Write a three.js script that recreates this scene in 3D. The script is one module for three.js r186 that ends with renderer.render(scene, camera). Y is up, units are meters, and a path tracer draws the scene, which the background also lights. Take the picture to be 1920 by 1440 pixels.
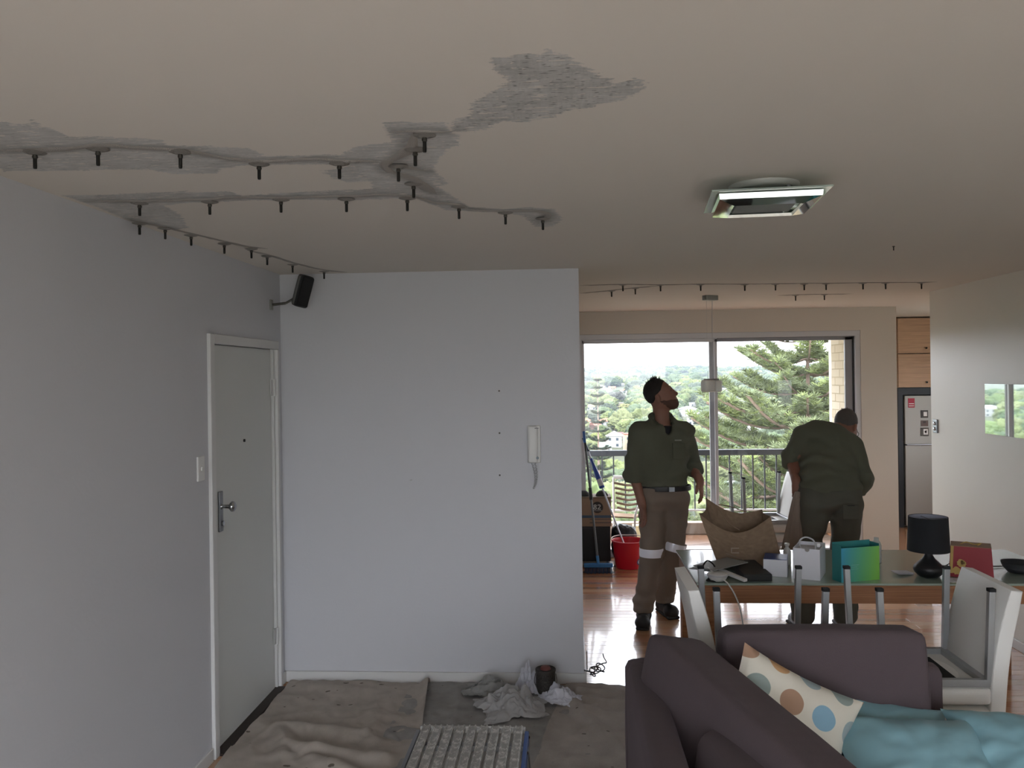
import * as THREE from 'three';
import { RoundedBoxGeometry } from 'three/addons/geometries/RoundedBoxGeometry.js';
import { mergeGeometries, mergeVertices, toCreasedNormals } from 'three/addons/utils/BufferGeometryUtils.js';
import { ImprovedNoise } from 'three/addons/math/ImprovedNoise.js';

// ---------------------------------------------------------------- camera, sky, exposure
const scene = new THREE.Scene();
const camera = new THREE.PerspectiveCamera(2 * Math.atan(720 / 1600) * 180 / Math.PI, 4 / 3, 0.05, 9000);
camera.position.set(0, 1.854, 0);
camera.rotation.order = 'YXZ';
camera.rotation.set(0, Math.atan(100 / 1600), -0.0135);
camera.setViewOffset(1920, 1440, 0, 14, 1920, 1440);

const renderer = new THREE.WebGLRenderer({ antialias: true });
renderer.toneMapping = THREE.LinearToneMapping;
renderer.toneMappingExposure = 2.1;
renderer.shadowMap.enabled = true;

// overcast sky: brighter overhead than at the horizon, even all round, dull ground below
const SKY = 5.0;
{
  const W = 64, Hh = 64, d = new Float32Array(W * Hh * 4);
  for (let j = 0; j < Hh; j++) {
    const el = ((j + 0.5) / Hh - 0.5) * Math.PI;
    const up = Math.max(0, Math.sin(el));
    const L = el > 0 ? SKY * (0.62 + 0.38 * up) : SKY * 0.2;
    for (let i = 0; i < W; i++) {
      const o = (j * W + i) * 4;
      if (el > 0) { d[o] = L * 0.95; d[o + 1] = L * 0.985; d[o + 2] = L * 1.06; } else { d[o] = L * 0.98; d[o + 1] = L; d[o + 2] = L * 0.92; }
      d[o + 3] = 1;
    }
  }
  const t = new THREE.DataTexture(d, W, Hh, THREE.RGBAFormat, THREE.FloatType);
  t.mapping = THREE.EquirectangularReflectionMapping; t.magFilter = THREE.LinearFilter; t.needsUpdate = true;
  scene.background = t;
}
scene.fog = new THREE.FogExp2(0xd6e6ff, 0.00006);

// ---------------------------------------------------------------- helpers (world: x right, y up, the room runs away from the camera along -z)
function rng(seed) { let s = seed >>> 0; return () => { s = (s + 0x6d2b79f5) | 0; let t = Math.imul(s ^ (s >>> 15), 1 | s); t = (t + Math.imul(t ^ (t >>> 7), 61 | t)) ^ t; return ((t ^ (t >>> 14)) >>> 0) / 4294967296; }; }
const IN = new ImprovedNoise(), N3 = (x, y, z) => IN.noise(x + 31.7, y + 11.3, z + 57.1);
const fbm = (x, y, z, o = 4) => { let a = 0, s = 0.5, f = 1; for (let i = 0; i < o; i++) { a += s * N3(x * f, y * f, z * f); s *= 0.5; f *= 2.03; } return a; };
const clamp = (x, a, b) => Math.min(b, Math.max(a, x)), lerp = (a, b, t) => a + (b - a) * t, smooth = (a, b, x) => { const t = clamp((x - a) / (b - a), 0, 1); return t * t * (3 - 2 * t); };
const V = (x, y, z) => new THREE.Vector3(x, y, z);
const taken = new Map();
function numbered(n) { const k = taken.get(n) || 0; taken.set(n, k + 1); return k ? n + '_' + String(k).padStart(3, '0') : n; }
function prep(o) { o.castShadow = true; o.receiveShadow = true; return o; }
function mesh(name, geo, mat, parent) { const m = prep(new THREE.Mesh(Array.isArray(geo) ? join(geo) : geo, mat)); m.name = name; if (parent) parent.add(m); return m; }
function thing(name, label, category, pos = [0, 0, 0], turn = 0, group) {
  const o = new THREE.Group(); o.name = numbered(name); o.position.set(...pos); o.rotation.y = turn; o.userData = { label, category };
  if (group) o.userData.group = group; scene.add(o); return o;
}
function solo(name, label, category, geo, mat, pos = [0, 0, 0], turn = 0, group) {
  const m = mesh(numbered(name), geo, mat, scene); m.position.set(...pos); m.rotation.y = turn; m.userData = { label, category }; if (group) m.userData.group = group; return m;
}
function struct(name, geo, mat) { const m = mesh(name, geo, mat, scene); m.userData = { kind: 'structure' }; return m; }
function structGroup(name, pos = [0, 0, 0]) { const g = new THREE.Group(); g.name = name; g.position.set(...pos); g.userData = { kind: 'structure' }; scene.add(g); return g; }
function join(list) {
  const gs = list.map((g) => { let n = g.index ? g.toNonIndexed() : g.clone(); for (const k of Object.keys(n.attributes)) if (!['position', 'normal', 'uv'].includes(k)) n.deleteAttribute(k);
    if (!n.attributes.uv) n.setAttribute('uv', new THREE.BufferAttribute(new Float32Array(n.attributes.position.count * 2), 2)); return n; });
  return mergeGeometries(gs);
}
// box by its corners, uv in metres
function box(x0, x1, y0, y1, z0, z1) {
  const g = new THREE.BoxGeometry(x1 - x0, y1 - y0, z1 - z0); g.translate((x0 + x1) / 2, (y0 + y1) / 2, (z0 + z1) / 2); return metreUV(g);
}
function metreUV(g) {
  const p = g.attributes.position, n = g.attributes.normal, uv = new Float32Array(p.count * 2);
  for (let i = 0; i < p.count; i++) {
    const ax = Math.abs(n.getX(i)), ay = Math.abs(n.getY(i)), az = Math.abs(n.getZ(i));
    const [u, v] = ax > ay && ax > az ? [p.getZ(i), p.getY(i)] : ay > az ? [p.getX(i), p.getZ(i)] : [p.getX(i), p.getY(i)];
    uv[i * 2] = u; uv[i * 2 + 1] = v;
  }
  g.setAttribute('uv', new THREE.BufferAttribute(uv, 2)); return g;
}
function rbox(w, h, d, r = 0.006, x = 0, y = 0, z = 0, s = 2) { const g = new RoundedBoxGeometry(w, h, d, s, Math.min(r, w / 2.01, h / 2.01, d / 2.01)); g.translate(x, y, z); return metreUV(g); }
const cyl = (r0, r1, h, x = 0, y = 0, z = 0, seg = 24, open = false) => { const g = new THREE.CylinderGeometry(r1, r0, h, seg, 1, open); g.translate(x, y, z); return g; };
function lathe(pts, seg = 40) { return new THREE.LatheGeometry(pts.map(([r, y]) => new THREE.Vector2(r, y)), seg); }
function tube(pts, r, seg = 8, n = 0, closed = false) { const c = new THREE.CatmullRomCurve3(pts.map((p) => (p.isVector3 ? p : V(...p))), closed, 'centripetal'); return new THREE.TubeGeometry(c, n || Math.max(4, pts.length * 6), r, seg, closed); }
function bar(a, b, r, seg = 10, r2 = r) { const A = V(...a), B = V(...b), d = B.clone().sub(A), g = new THREE.CylinderGeometry(r2, r, d.length(), seg); g.translate(0, d.length() / 2, 0); g.applyQuaternion(new THREE.Quaternion().setFromUnitVectors(V(0, 1, 0), d.clone().normalize())); g.translate(A.x, A.y, A.z); return g; }
// straight bar of rectangular section from a to b; w across, t the other way, bevelled
function beam(a, b, w, t, r = 0.003) {
  const A = V(...a), B = V(...b), d = B.clone().sub(A), L = d.length(), g = new RoundedBoxGeometry(w, L, t, 1, Math.min(r, w / 2.1, t / 2.1));
  g.translate(0, L / 2, 0); const y = d.clone().normalize(), ref = Math.abs(y.x) > 0.9 ? V(0, 0, 1) : V(1, 0, 0), z = ref.clone().cross(y).normalize(), x = y.clone().cross(z).normalize();
  g.applyMatrix4(new THREE.Matrix4().makeBasis(x, y, z)); g.translate(A.x, A.y, A.z); return metreUV(g);
}
// soft upholstered block: rounded box whose faces bulge
function softBox(w, h, d, r = 0.05, bulge = 0.02, seg = 12, wob = 0, seed = 1) {
  const g = new THREE.BoxGeometry(w, h, d, seg, seg, seg), p = g.attributes.position, hw = w / 2, hh = h / 2, hd = d / 2; r = Math.min(r, hw * 0.98, hh * 0.98, hd * 0.98);
  for (let i = 0; i < p.count; i++) {
    // spread the rows so that the rounded edges get enough of them
    const sp = (v, hv) => { const t = v / hv; return hv * (Math.sign(t) * Math.pow(Math.abs(t), 0.75)); };
    const x = sp(p.getX(i), hw), y = sp(p.getY(i), hh), z = sp(p.getZ(i), hd);
    const cx = clamp(x, -hw + r, hw - r), cy = clamp(y, -hh + r, hh - r), cz = clamp(z, -hd + r, hd - r);
    let dx = x - cx, dy = y - cy, dz = z - cz; const l = Math.hypot(dx, dy, dz) || 1; dx /= l; dy /= l; dz /= l;
    const px = (1 - (x / hw) ** 2), py = (1 - (y / hh) ** 2), pz = (1 - (z / hd) ** 2);
    const b = bulge * (Math.abs(dx) * Math.max(0, py * pz) + Math.abs(dy) * Math.max(0, px * pz) + Math.abs(dz) * Math.max(0, px * py)) + wob * fbm(x * 5 + seed, y * 5, z * 5, 3);
    p.setXYZ(i, cx + dx * (r + b), cy + dy * (r + b), cz + dz * (r + b));
  }
  metreUV(g); const m = mergeVertices(new THREE.BufferGeometry().setAttribute('position', p.clone()).setIndex(g.index), 1e-5); m.computeVertexNormals();
  // carry smooth normals back to the box with its uv
  const key = (x, y, z) => Math.round(x * 2e4) + ',' + Math.round(y * 2e4) + ',' + Math.round(z * 2e4), map = new Map(), mp = m.attributes.position, mn = m.attributes.normal;
  for (let i = 0; i < mp.count; i++) map.set(key(mp.getX(i), mp.getY(i), mp.getZ(i)), i);
  for (let i = 0; i < p.count; i++) { const k = map.get(key(p.getX(i), p.getY(i), p.getZ(i))); if (k !== undefined) g.attributes.normal.setXYZ(i, mn.getX(k), mn.getY(k), mn.getZ(k)); }
  return g;
}
// throw pillow standing in the xy plane, corners drawn out, seam round the edge
function pillow(w, h, t, wrinkle = 0.006, seed = 1, n = 36) {
  const side = (sgn) => {
    const g = new THREE.PlaneGeometry(2, 2, n, n), p = g.attributes.position, uv = g.attributes.uv;
    for (let i = 0; i < p.count; i++) {
      const u = p.getX(i), v = p.getY(i), e = Math.pow(Math.max(0, (1 - Math.abs(u) ** 3.2) * (1 - Math.abs(v) ** 3.2)), 0.6);
      const x = (w / 2) * u * (1 - 0.09 * (1 - v * v)), y = (h / 2) * v * (1 - 0.09 * (1 - u * u));
      const z = sgn * (t / 2) * e + wrinkle * fbm(u * 2.2 + seed * 3, v * 2.2, seed + sgn, 4) * (0.25 + e) + wrinkle * 0.8 * Math.sin(9 * Math.atan2(v, u) + seed) * e * Math.max(Math.abs(u), Math.abs(v)) ** 2;
      p.setXYZ(i, x, y, z); uv.setXY(i, x, y);
    }
    if (sgn < 0) { const ix = g.index.array; for (let k = 0; k < ix.length; k += 3) { const q = ix[k]; ix[k] = ix[k + 1]; ix[k + 1] = q; } }
    g.computeVertexNormals(); return g;
  };
  return join([side(1), side(-1)]);
}
// surface of a distance field by surface nets
function sdfMesh(f, lo, hi, cell) {
  const nx = Math.ceil((hi[0] - lo[0]) / cell) + 1, ny = Math.ceil((hi[1] - lo[1]) / cell) + 1, nz = Math.ceil((hi[2] - lo[2]) / cell) + 1, val = new Float32Array(nx * ny * nz), at = (i, j, k) => (k * ny + j) * nx + i;
  for (let k = 0; k < nz; k++) for (let j = 0; j < ny; j++) for (let i = 0; i < nx; i++) val[at(i, j, k)] = f(lo[0] + i * cell, lo[1] + j * cell, lo[2] + k * cell);
  const id = new Int32Array(nx * ny * nz).fill(-1), pos = [], idx = [], C = [[0, 0, 0], [1, 0, 0], [0, 1, 0], [1, 1, 0], [0, 0, 1], [1, 0, 1], [0, 1, 1], [1, 1, 1]], E = [[0, 1], [2, 3], [4, 5], [6, 7], [0, 2], [1, 3], [4, 6], [5, 7], [0, 4], [1, 5], [2, 6], [3, 7]];
  for (let k = 0; k < nz - 1; k++) for (let j = 0; j < ny - 1; j++) for (let i = 0; i < nx - 1; i++) {
    const v = C.map(([a, b, c]) => val[at(i + a, j + b, k + c)]); let s = 0; for (const q of v) if (q < 0) s++;
    if (s === 0 || s === 8) continue;
    let x = 0, y = 0, z = 0, n = 0;
    for (const [a, b] of E) if (v[a] < 0 !== v[b] < 0) { const t = v[a] / (v[a] - v[b]); x += lerp(C[a][0], C[b][0], t); y += lerp(C[a][1], C[b][1], t); z += lerp(C[a][2], C[b][2], t); n++; }
    id[at(i, j, k)] = pos.length / 3; pos.push(lo[0] + (i + x / n) * cell, lo[1] + (j + y / n) * cell, lo[2] + (k + z / n) * cell);
  }
  const quad = (a, b, c, d, flip) => { if (a < 0 || b < 0 || c < 0 || d < 0) return; if (flip) idx.push(a, c, b, a, d, c); else idx.push(a, b, c, a, c, d); };
  for (let k = 1; k < nz - 1; k++) for (let j = 1; j < ny - 1; j++) for (let i = 1; i < nx - 1; i++) {
    const s = val[at(i, j, k)] < 0;
    if (s !== val[at(i + 1, j, k)] < 0) quad(id[at(i, j - 1, k - 1)], id[at(i, j, k - 1)], id[at(i, j, k)], id[at(i, j - 1, k)], !s);
    if (s !== val[at(i, j + 1, k)] < 0) quad(id[at(i - 1, j, k - 1)], id[at(i - 1, j, k)], id[at(i, j, k)], id[at(i, j, k - 1)], !s);
    if (s !== val[at(i, j, k + 1)] < 0) quad(id[at(i - 1, j - 1, k)], id[at(i, j - 1, k)], id[at(i, j, k)], id[at(i - 1, j, k)], !s);
  }
  const g = new THREE.BufferGeometry(); g.setAttribute('position', new THREE.BufferAttribute(new Float32Array(pos), 3)); g.setIndex(idx); g.computeVertexNormals();
  g.setAttribute('uv', new THREE.BufferAttribute(new Float32Array((pos.length / 3) * 2).map((_, i) => (i % 2 ? pos[((i - 1) / 2) * 3 + 1] : pos[(i / 2) * 3] + pos[(i / 2) * 3 + 2])), 2));
  return g;
}
const smin = (a, b, k) => { const h = Math.max(k - Math.abs(a - b), 0) / k; return Math.min(a, b) - h * h * k * 0.25; };
const cap = (a, b, ra, rb = ra) => { const ax = a[0], ay = a[1], az = a[2], bx = b[0] - ax, by = b[1] - ay, bz = b[2] - az, l2 = bx * bx + by * by + bz * bz || 1e-9;
  return (x, y, z) => { const px = x - ax, py = y - ay, pz = z - az, h = clamp((px * bx + py * by + pz * bz) / l2, 0, 1); return Math.hypot(px - bx * h, py - by * h, pz - bz * h) - (ra + (rb - ra) * h); }; };
const ell = (c, r) => (x, y, z) => { const a = (x - c[0]) / r[0], b = (y - c[1]) / r[1], d = (z - c[2]) / r[2], k0 = Math.hypot(a, b, d), k1 = Math.hypot(a / r[0], b / r[1], d / r[2]); return k1 ? (k0 * (k0 - 1)) / k1 : -Math.min(...r); };
const blend = (list, k) => (x, y, z) => { let d = list[0](x, y, z); for (let i = 1; i < list.length; i++) d = smin(d, list[i](x, y, z), k); return d; };

// ---------------------------------------------------------------- procedural textures
function dataTex(W, Hh, fn, srgb = true) {
  const d = new Uint8Array(W * Hh * 4);
  for (let j = 0; j < Hh; j++) for (let i = 0; i < W; i++) { const c = fn(i, j), o = (j * W + i) * 4; d[o] = clamp(c[0], 0, 1) * 255; d[o + 1] = clamp(c[1], 0, 1) * 255; d[o + 2] = clamp(c[2], 0, 1) * 255; d[o + 3] = 255; }
  const t = new THREE.DataTexture(d, W, Hh); t.magFilter = THREE.LinearFilter; t.wrapS = t.wrapT = THREE.RepeatWrapping; if (srgb) t.colorSpace = THREE.SRGBColorSpace; t.needsUpdate = true; return t;
}
// tileable noise: blends two shifted copies
function tile(fn, W) { return (i, j) => { const u = i / W, v = j / W, a = smooth(0, 1, u), b = smooth(0, 1, v); return lerp(lerp(fn(i, j), fn(i - W, j), a), lerp(fn(i, j - W), fn(i - W, j - W), a), b); }; }
const scaled = (t, s, sy = s) => { const c = t.clone(); c.repeat.set(1 / s, 1 / sy); c.needsUpdate = true; return c; };
const noiseFine = (() => { const f = tile((i, j) => fbm(i / 9, j / 9, 1, 4), 256); return dataTex(256, 256, (i, j) => { const v = 0.5 + f(i, j) * 0.8; return [v, v, v]; }, false); })();
const noiseSoft = (() => { const f = tile((i, j) => fbm(i / 60, j / 60, 4, 2), 256); return dataTex(256, 256, (i, j) => { const v = 0.5 + f(i, j) * 0.9; return [v, v, v]; }, false); })();
const weave = dataTex(128, 128, (i, j) => { const v = 0.5 + 0.28 * Math.sin(i * Math.PI / 4) * Math.sin(j * Math.PI / 4) + 0.12 * N3(i / 3, j / 3, 4); return [v, v, v]; }, false);
const mottle = (base, amp, seed, s = 30) => { const f = tile((i, j) => fbm(i / s, j / s, seed, 5), 256); return dataTex(256, 256, (i, j) => { const v = f(i, j) * amp; return base.map((b) => b + v); }); };
const std = (color, roughness = 0.8, extra = {}) => new THREE.MeshStandardMaterial({ color, roughness, ...extra });
const phys = (color, roughness = 0.5, extra = {}) => new THREE.MeshPhysicalMaterial({ color, roughness, ...extra });
// ---------------------------------------------------------------- ceiling cracks: outlines, sealant lines and injection ports, [x, distance from camera] in metres
const PATCHES = {
  big: [[-0.147,1.716],[-0.115,1.715],[-0.057,1.697],[-0.042,1.714],[-0.027,1.681],[-0.003,1.702],[0.021,1.733],[0.046,1.781],[0.079,1.829],[0.093,1.857],[0.115,1.869],[0.115,1.903],[0.158,1.861],[0.191,1.905],[0.187,1.965],[0.139,2.024],[0.088,2.052],[0.045,2.082],[0.012,2.091],[-0.021,2.136],[-0.098,2.172],[-0.155,2.159],[-0.186,2.208],[-0.228,2.238],[-0.291,2.231],[-0.287,2.145],[-0.277,2.133],[-0.227,2.089],[-0.218,2.009],[-0.192,1.968],[-0.169,1.939],[-0.146,1.905],[-0.122,1.864],[-0.13,1.835],[-0.146,1.788],[-0.146,1.754]],
  junction: [[-0.461,2.132],[-0.416,2.118],[-0.369,2.136],[-0.29,2.138],[-0.291,2.231],[-0.267,2.268],[-0.284,2.371],[-0.322,2.398],[-0.369,2.546],[-0.395,2.598],[-0.39,2.717],[-0.375,2.825],[-0.417,2.866],[-0.381,3.066],[-0.355,3.22],[-0.407,3.272],[-0.494,3.159],[-0.531,3.047],[-0.559,2.967],[-0.673,2.952],[-0.532,2.343],[-0.473,2.304],[-0.457,2.206]],
  end: [[-0.494,3.159],[-0.355,3.22],[-0.228,3.28],[-0.128,3.25],[-0.029,3.307],[0.003,3.533],[-0.043,3.705],[-0.127,3.693],[-0.161,3.445],[-0.233,3.355],[-0.365,3.307],[-0.455,3.28]],
  front: [[-1.397,2.017],[-1.381,2.019],[-1.332,2.052],[-1.295,2.006],[-1.297,2.066],[-1.285,2.162],[-1.185,2.178],[-1.111,2.197],[-1.063,2.223],[-1.074,2.272],[-1.026,2.277],[-1.026,2.277],[-0.941,2.298],[-0.87,2.323],[-0.855,2.36],[-0.856,2.409],[-0.639,2.421],[-0.602,2.365],[-0.545,2.326],[-0.476,2.311],[-0.578,2.848],[-0.615,2.777],[-0.716,2.765],[-0.745,2.698],[-0.754,2.615],[-0.669,2.562],[-0.651,2.543],[-0.796,2.526],[-0.965,2.52],[-1.034,2.546],[-1.076,2.606],[-1.174,2.602],[-1.228,2.58],[-1.261,2.533],[-1.373,2.52],[-1.512,2.518],[-1.7,2.503],[-1.69,2.469],[-1.71,2.466]],
  second: [[-1.732,2.835],[-1.59,2.844],[-1.437,2.836],[-1.275,2.825],[-1.285,2.847],[-1.13,2.848],[-1.12,2.922],[-0.972,2.895],[-0.891,2.887],[-0.791,2.873],[-0.637,2.875],[-0.55,2.86],[-0.586,3.046],[-0.779,3.051],[-0.953,3.019],[-1.155,3.012],[-1.26,3.019],[-1.366,3.025],[-1.455,3.054],[-1.485,3.246],[-1.577,3.509],[-1.646,3.554],[-1.748,3.33],[-1.724,3.081],[-1.726,2.939]],
};
const STRIPS = {
  front: [[-1.569,2.273],[-1.449,2.281],[-1.331,2.271],[-1.266,2.256],[-1.168,2.29],[-1.07,2.318],[-1.051,2.332],[-1.01,2.385],[-0.965,2.434],[-0.894,2.468],[-0.828,2.469],[-0.71,2.464],[-0.657,2.489],[-0.571,2.506],[-0.533,2.53]],
  hook: [[-0.39,2.229],[-0.405,2.297],[-0.433,2.386],[-0.487,2.476],[-0.524,2.524],[-0.541,2.581],[-0.539,2.639],[-0.514,2.681],[-0.484,2.758],[-0.472,2.859],[-0.444,2.981]],
  spur: [[-0.454,2.213],[-0.415,2.213],[-0.364,2.216],[-0.314,2.227],[-0.274,2.223]],
  stub: [[-0.522,2.555],[-0.494,2.553],[-0.47,2.599],[-0.443,2.631],[-0.408,2.65]],
  second: [[-1.68,2.945],[-1.611,2.954],[-1.515,2.966],[-1.414,2.969],[-1.338,2.964],[-1.252,2.961],[-1.13,2.948],[-0.999,2.974],[-0.919,2.975],[-0.817,2.969],[-0.759,2.977],[-0.667,2.973],[-0.665,2.966],[-0.604,2.976],[-0.548,2.993],[-0.509,3.049],[-0.477,3.12],[-0.394,3.172],[-0.361,3.278],[-0.271,3.311],[-0.224,3.311],[-0.155,3.32],[-0.085,3.344],[-0.06,3.41],[-0.085,3.573]],
  edge: [[-1.724,3.293],[-1.712,3.351],[-1.666,3.476],[-1.626,3.642],[-1.573,3.863],[-1.509,4.049],[-1.453,4.12]],
  edge2: [[-1.571,4.145],[-1.526,4.308],[-1.492,4.637],[-1.413,4.964],[-1.312,5.107]],
  dining: [[0.112,6.141],[0.17,6.124],[0.417,6.102],[0.686,6.181],[0.98,6.195],[1.298,6.255],[1.52,6.269],[1.727,6.28],[1.897,6.312],[2.161,6.321],[2.327,6.338],[2.587,6.373],[2.707,6.381]],
  dining2: [[0.122,6.724],[0.36,6.529],[0.525,6.364],[0.696,6.267]],
  dining3: [[1.77,7.236],[1.91,7.193],[2.142,7.187],[2.384,7.219]],
};
const PORTS = {
  front: [[-1.468,2.293],[-1.279,2.28],[-1.071,2.335],[-0.902,2.491],[-0.665,2.512]],
  junction: [[-0.364,2.244],[-0.414,2.385],[-0.498,2.567],[-0.494,2.806]],
  second: [[-1.524,2.988],[-1.269,2.998],[-1.006,2.993],[-0.774,3.013],[-0.556,3.025],[-0.392,3.201],[-0.226,3.341],[-0.083,3.488]],
  edge: [[-1.72,3.37],[-1.671,3.491],[-1.641,3.674],[-1.595,3.929],[-1.529,4.1],[-1.54,4.353],[-1.514,4.688],[-1.428,5.011]],
  dining: [[0.418,6.116],[0.691,6.182],[0.98,6.209],[1.305,6.27],[1.527,6.284],[1.738,6.31],[1.898,6.326],[2.163,6.335],[2.329,6.352],[2.597,6.388]],
  dining2: [[0.361,6.545],[0.527,6.379]],
  dining3: [[1.915,7.212],[2.147,7.206]],
};
// ---------------------------------------------------------------- room shell
const CEIL = 2.5, XL = -1.745, XR = 2.97, DB = 5.15, XP = 0.088, DW = 8.72, REAR = 1.8;
const M = {};
const plasterBump = scaled(noiseFine, 0.5);
M.wall = std(0xcacbd0, 0.62, { bumpMap: plasterBump, bumpScale: 0.0006 });
M.wallRight = phys(0xdad6cd, 0.4, { bumpMap: scaled(noiseSoft, 1.1), bumpScale: 0.004 });
M.wallWarm = std(0xcbc4b8, 0.7, { bumpMap: plasterBump, bumpScale: 0.0006 });
M.trim = std(0xd4d4d3, 0.42);
M.ceilPlain = std(0xcdc5ba, 0.85);

// ceiling with scraped plaster patches (bare grey plaster where the paint has been scraped off along the cracks)
{
  const X0 = -1.8, D0 = 1.55, SX = 2.1, SD = 2.25, W = 1400, Hh = 1500;
  const polys = Object.entries(PATCHES).map(([n, p]) => ({ n, p, x0: Math.min(...p.map((q) => q[0])) - 0.06, x1: Math.max(...p.map((q) => q[0])) + 0.06, y0: Math.min(...p.map((q) => q[1])) - 0.06, y1: Math.max(...p.map((q) => q[1])) + 0.06 }));
  const sd = (p, x, y) => { let d = 1e9, s = 1; for (let i = 0, j = p.length - 1; i < p.length; j = i++) { const ex = p[j][0] - p[i][0], ey = p[j][1] - p[i][1], wx = x - p[i][0], wy = y - p[i][1], t = clamp((wx * ex + wy * ey) / (ex * ex + ey * ey || 1e-9), 0, 1), bx = wx - ex * t, by = wy - ey * t; d = Math.min(d, bx * bx + by * by); if ((p[i][1] > y) !== (p[j][1] > y) && x < ((p[j][0] - p[i][0]) * (y - p[i][1])) / (p[j][1] - p[i][1]) + p[i][0]) s = -s; } return s * Math.sqrt(d); };
  const stripPts = Object.values(STRIPS).flatMap((l) => { const o = []; for (let i = 0; i < l.length - 1; i++) { const n = Math.ceil(Math.hypot(l[i + 1][0] - l[i][0], l[i + 1][1] - l[i][1]) / 0.02); for (let k = 0; k < n; k++) o.push([lerp(l[i][0], l[i + 1][0], k / n), lerp(l[i][1], l[i + 1][1], k / n)]); } return o; }).filter((q) => q[1] < 4 && q[0] < 0.3);
  const paint = [0.85, 0.82, 0.785], bareA = [0.66, 0.655, 0.645], bareB = [0.80, 0.795, 0.785];
  const hgt = new Uint8Array(W * Hh * 4);
  // coarse grid of distance to the sealant lines, for the smears of filler along them
  const GW = 140, GH = 150, near = new Float32Array(GW * GH);
  for (let j = 0; j < GH; j++) for (let i = 0; i < GW; i++) { const x = X0 + ((i + 0.5) / GW) * SX, y = D0 + ((j + 0.5) / GH) * SD; let d = 9; for (const q of stripPts) { const e = (q[0] - x) ** 2 + (q[1] - y) ** 2; if (e < d) d = e; } near[j * GW + i] = Math.sqrt(d); }
  const nearAt = (x, y) => { const a = clamp(((x - X0) / SX) * GW - 0.5, 0, GW - 1.01), b = clamp(((y - D0) / SD) * GH - 0.5, 0, GH - 1.01), i = Math.floor(a), j = Math.floor(b), u = a - i, v = b - j; return lerp(lerp(near[j * GW + i], near[j * GW + i + 1], u), lerp(near[(j + 1) * GW + i], near[(j + 1) * GW + i + 1], u), v); };
  const tex = dataTex(W, Hh, (i, j) => {
    const x = X0 + (i / W) * SX, y = D0 + (j / Hh) * SD;
    let m = -1, kind = '';
    for (const q of polys) if (x > q.x0 && x < q.x1 && y > q.y0 && y < q.y1) { const v = -sd(q.p, x, y); if (v > m || m === -1) { if (v > m) { m = v; kind = q.n; } } }
    let c = paint.slice(); const o = (j * W + i) * 4; let h = 0.62;
    if (m > -0.05) {
      const rag = 0.014 * N3(x * 26, y * 70, 3) + 0.010 * N3(x * 70, y * 240, 8) + 0.006 * N3(x * 200, y * 60, 5);
      const a = smooth(-0.002, 0.006, m + rag - 0.004);
      if (a > 0) {
        const streak = 0.5 + 0.9 * fbm(x * 14, y * 90, 2, 4), cross = kind === 'big' ? 0.5 + 0.9 * fbm(x * 120, y * 16, 9, 3) : 0.5, blot = 0.5 + 0.9 * fbm(x * 9, y * 9, 6, 4);
        let t = clamp(0.5 + 0.8 * (streak - 0.5) + 0.6 * (cross - 0.5) + 0.9 * (blot - 0.5), 0, 1); if (kind === 'big') t = t * 0.85;
        const dark = smooth(0.30, 0.52, N3(x * 60, y * 150, 21)) * 0.2 * (kind === 'big' ? 1 : 0.4);
        // leftover flakes of paint
        const flake = smooth(0.36, 0.42, N3(x * 22, y * 75, 14) + 0.35 * N3(x * 90, y * 160, 3)) * 0.8;
        for (let k = 0; k < 3; k++) { let b = lerp(bareA[k], bareB[k], t) - dark; b = lerp(b, paint[k], flake); c[k] = lerp(c[k], b, a); }
        h = lerp(0.62, 0.35 + 0.15 * streak + 0.25 * flake, a);
      }
      if (y < 4) { const nd = nearAt(x, y) + 0.012 * N3(x * 20, y * 30, 40), s = (1 - smooth(0.012, 0.055, nd)) * 0.5 * (0.6 + 0.8 * clamp(0.5 + fbm(x * 18, y * 40, 17, 3), 0, 1)) * smooth(-0.01, 0.02, m); for (let k = 0; k < 3; k++) c[k] = lerp(c[k], 0.50 - 0.01 * k, s); }
    }
    hgt[o] = hgt[o + 1] = hgt[o + 2] = h * 255; hgt[o + 3] = 255;
    return c;
  });
  tex.wrapS = tex.wrapT = THREE.ClampToEdgeWrapping;
  const bt = new THREE.DataTexture(hgt, W, Hh); bt.magFilter = THREE.LinearFilter; bt.wrapS = bt.wrapT = THREE.ClampToEdgeWrapping; bt.needsUpdate = true;
  M.ceiling = std(0xffffff, 0.8, { map: tex, bumpMap: bt, bumpScale: 0.0025 });
  const g = box(-1.9, 5.1, CEIL, CEIL + 0.2, -10.6, 2.0), p = g.attributes.position, uv = g.attributes.uv;
  for (let i = 0; i < p.count; i++) uv.setXY(i, (p.getX(i) - X0) / SX, (-p.getZ(i) - D0) / SD);
  M.ceilingMesh = struct('ceiling', g, M.ceiling);
}
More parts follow.
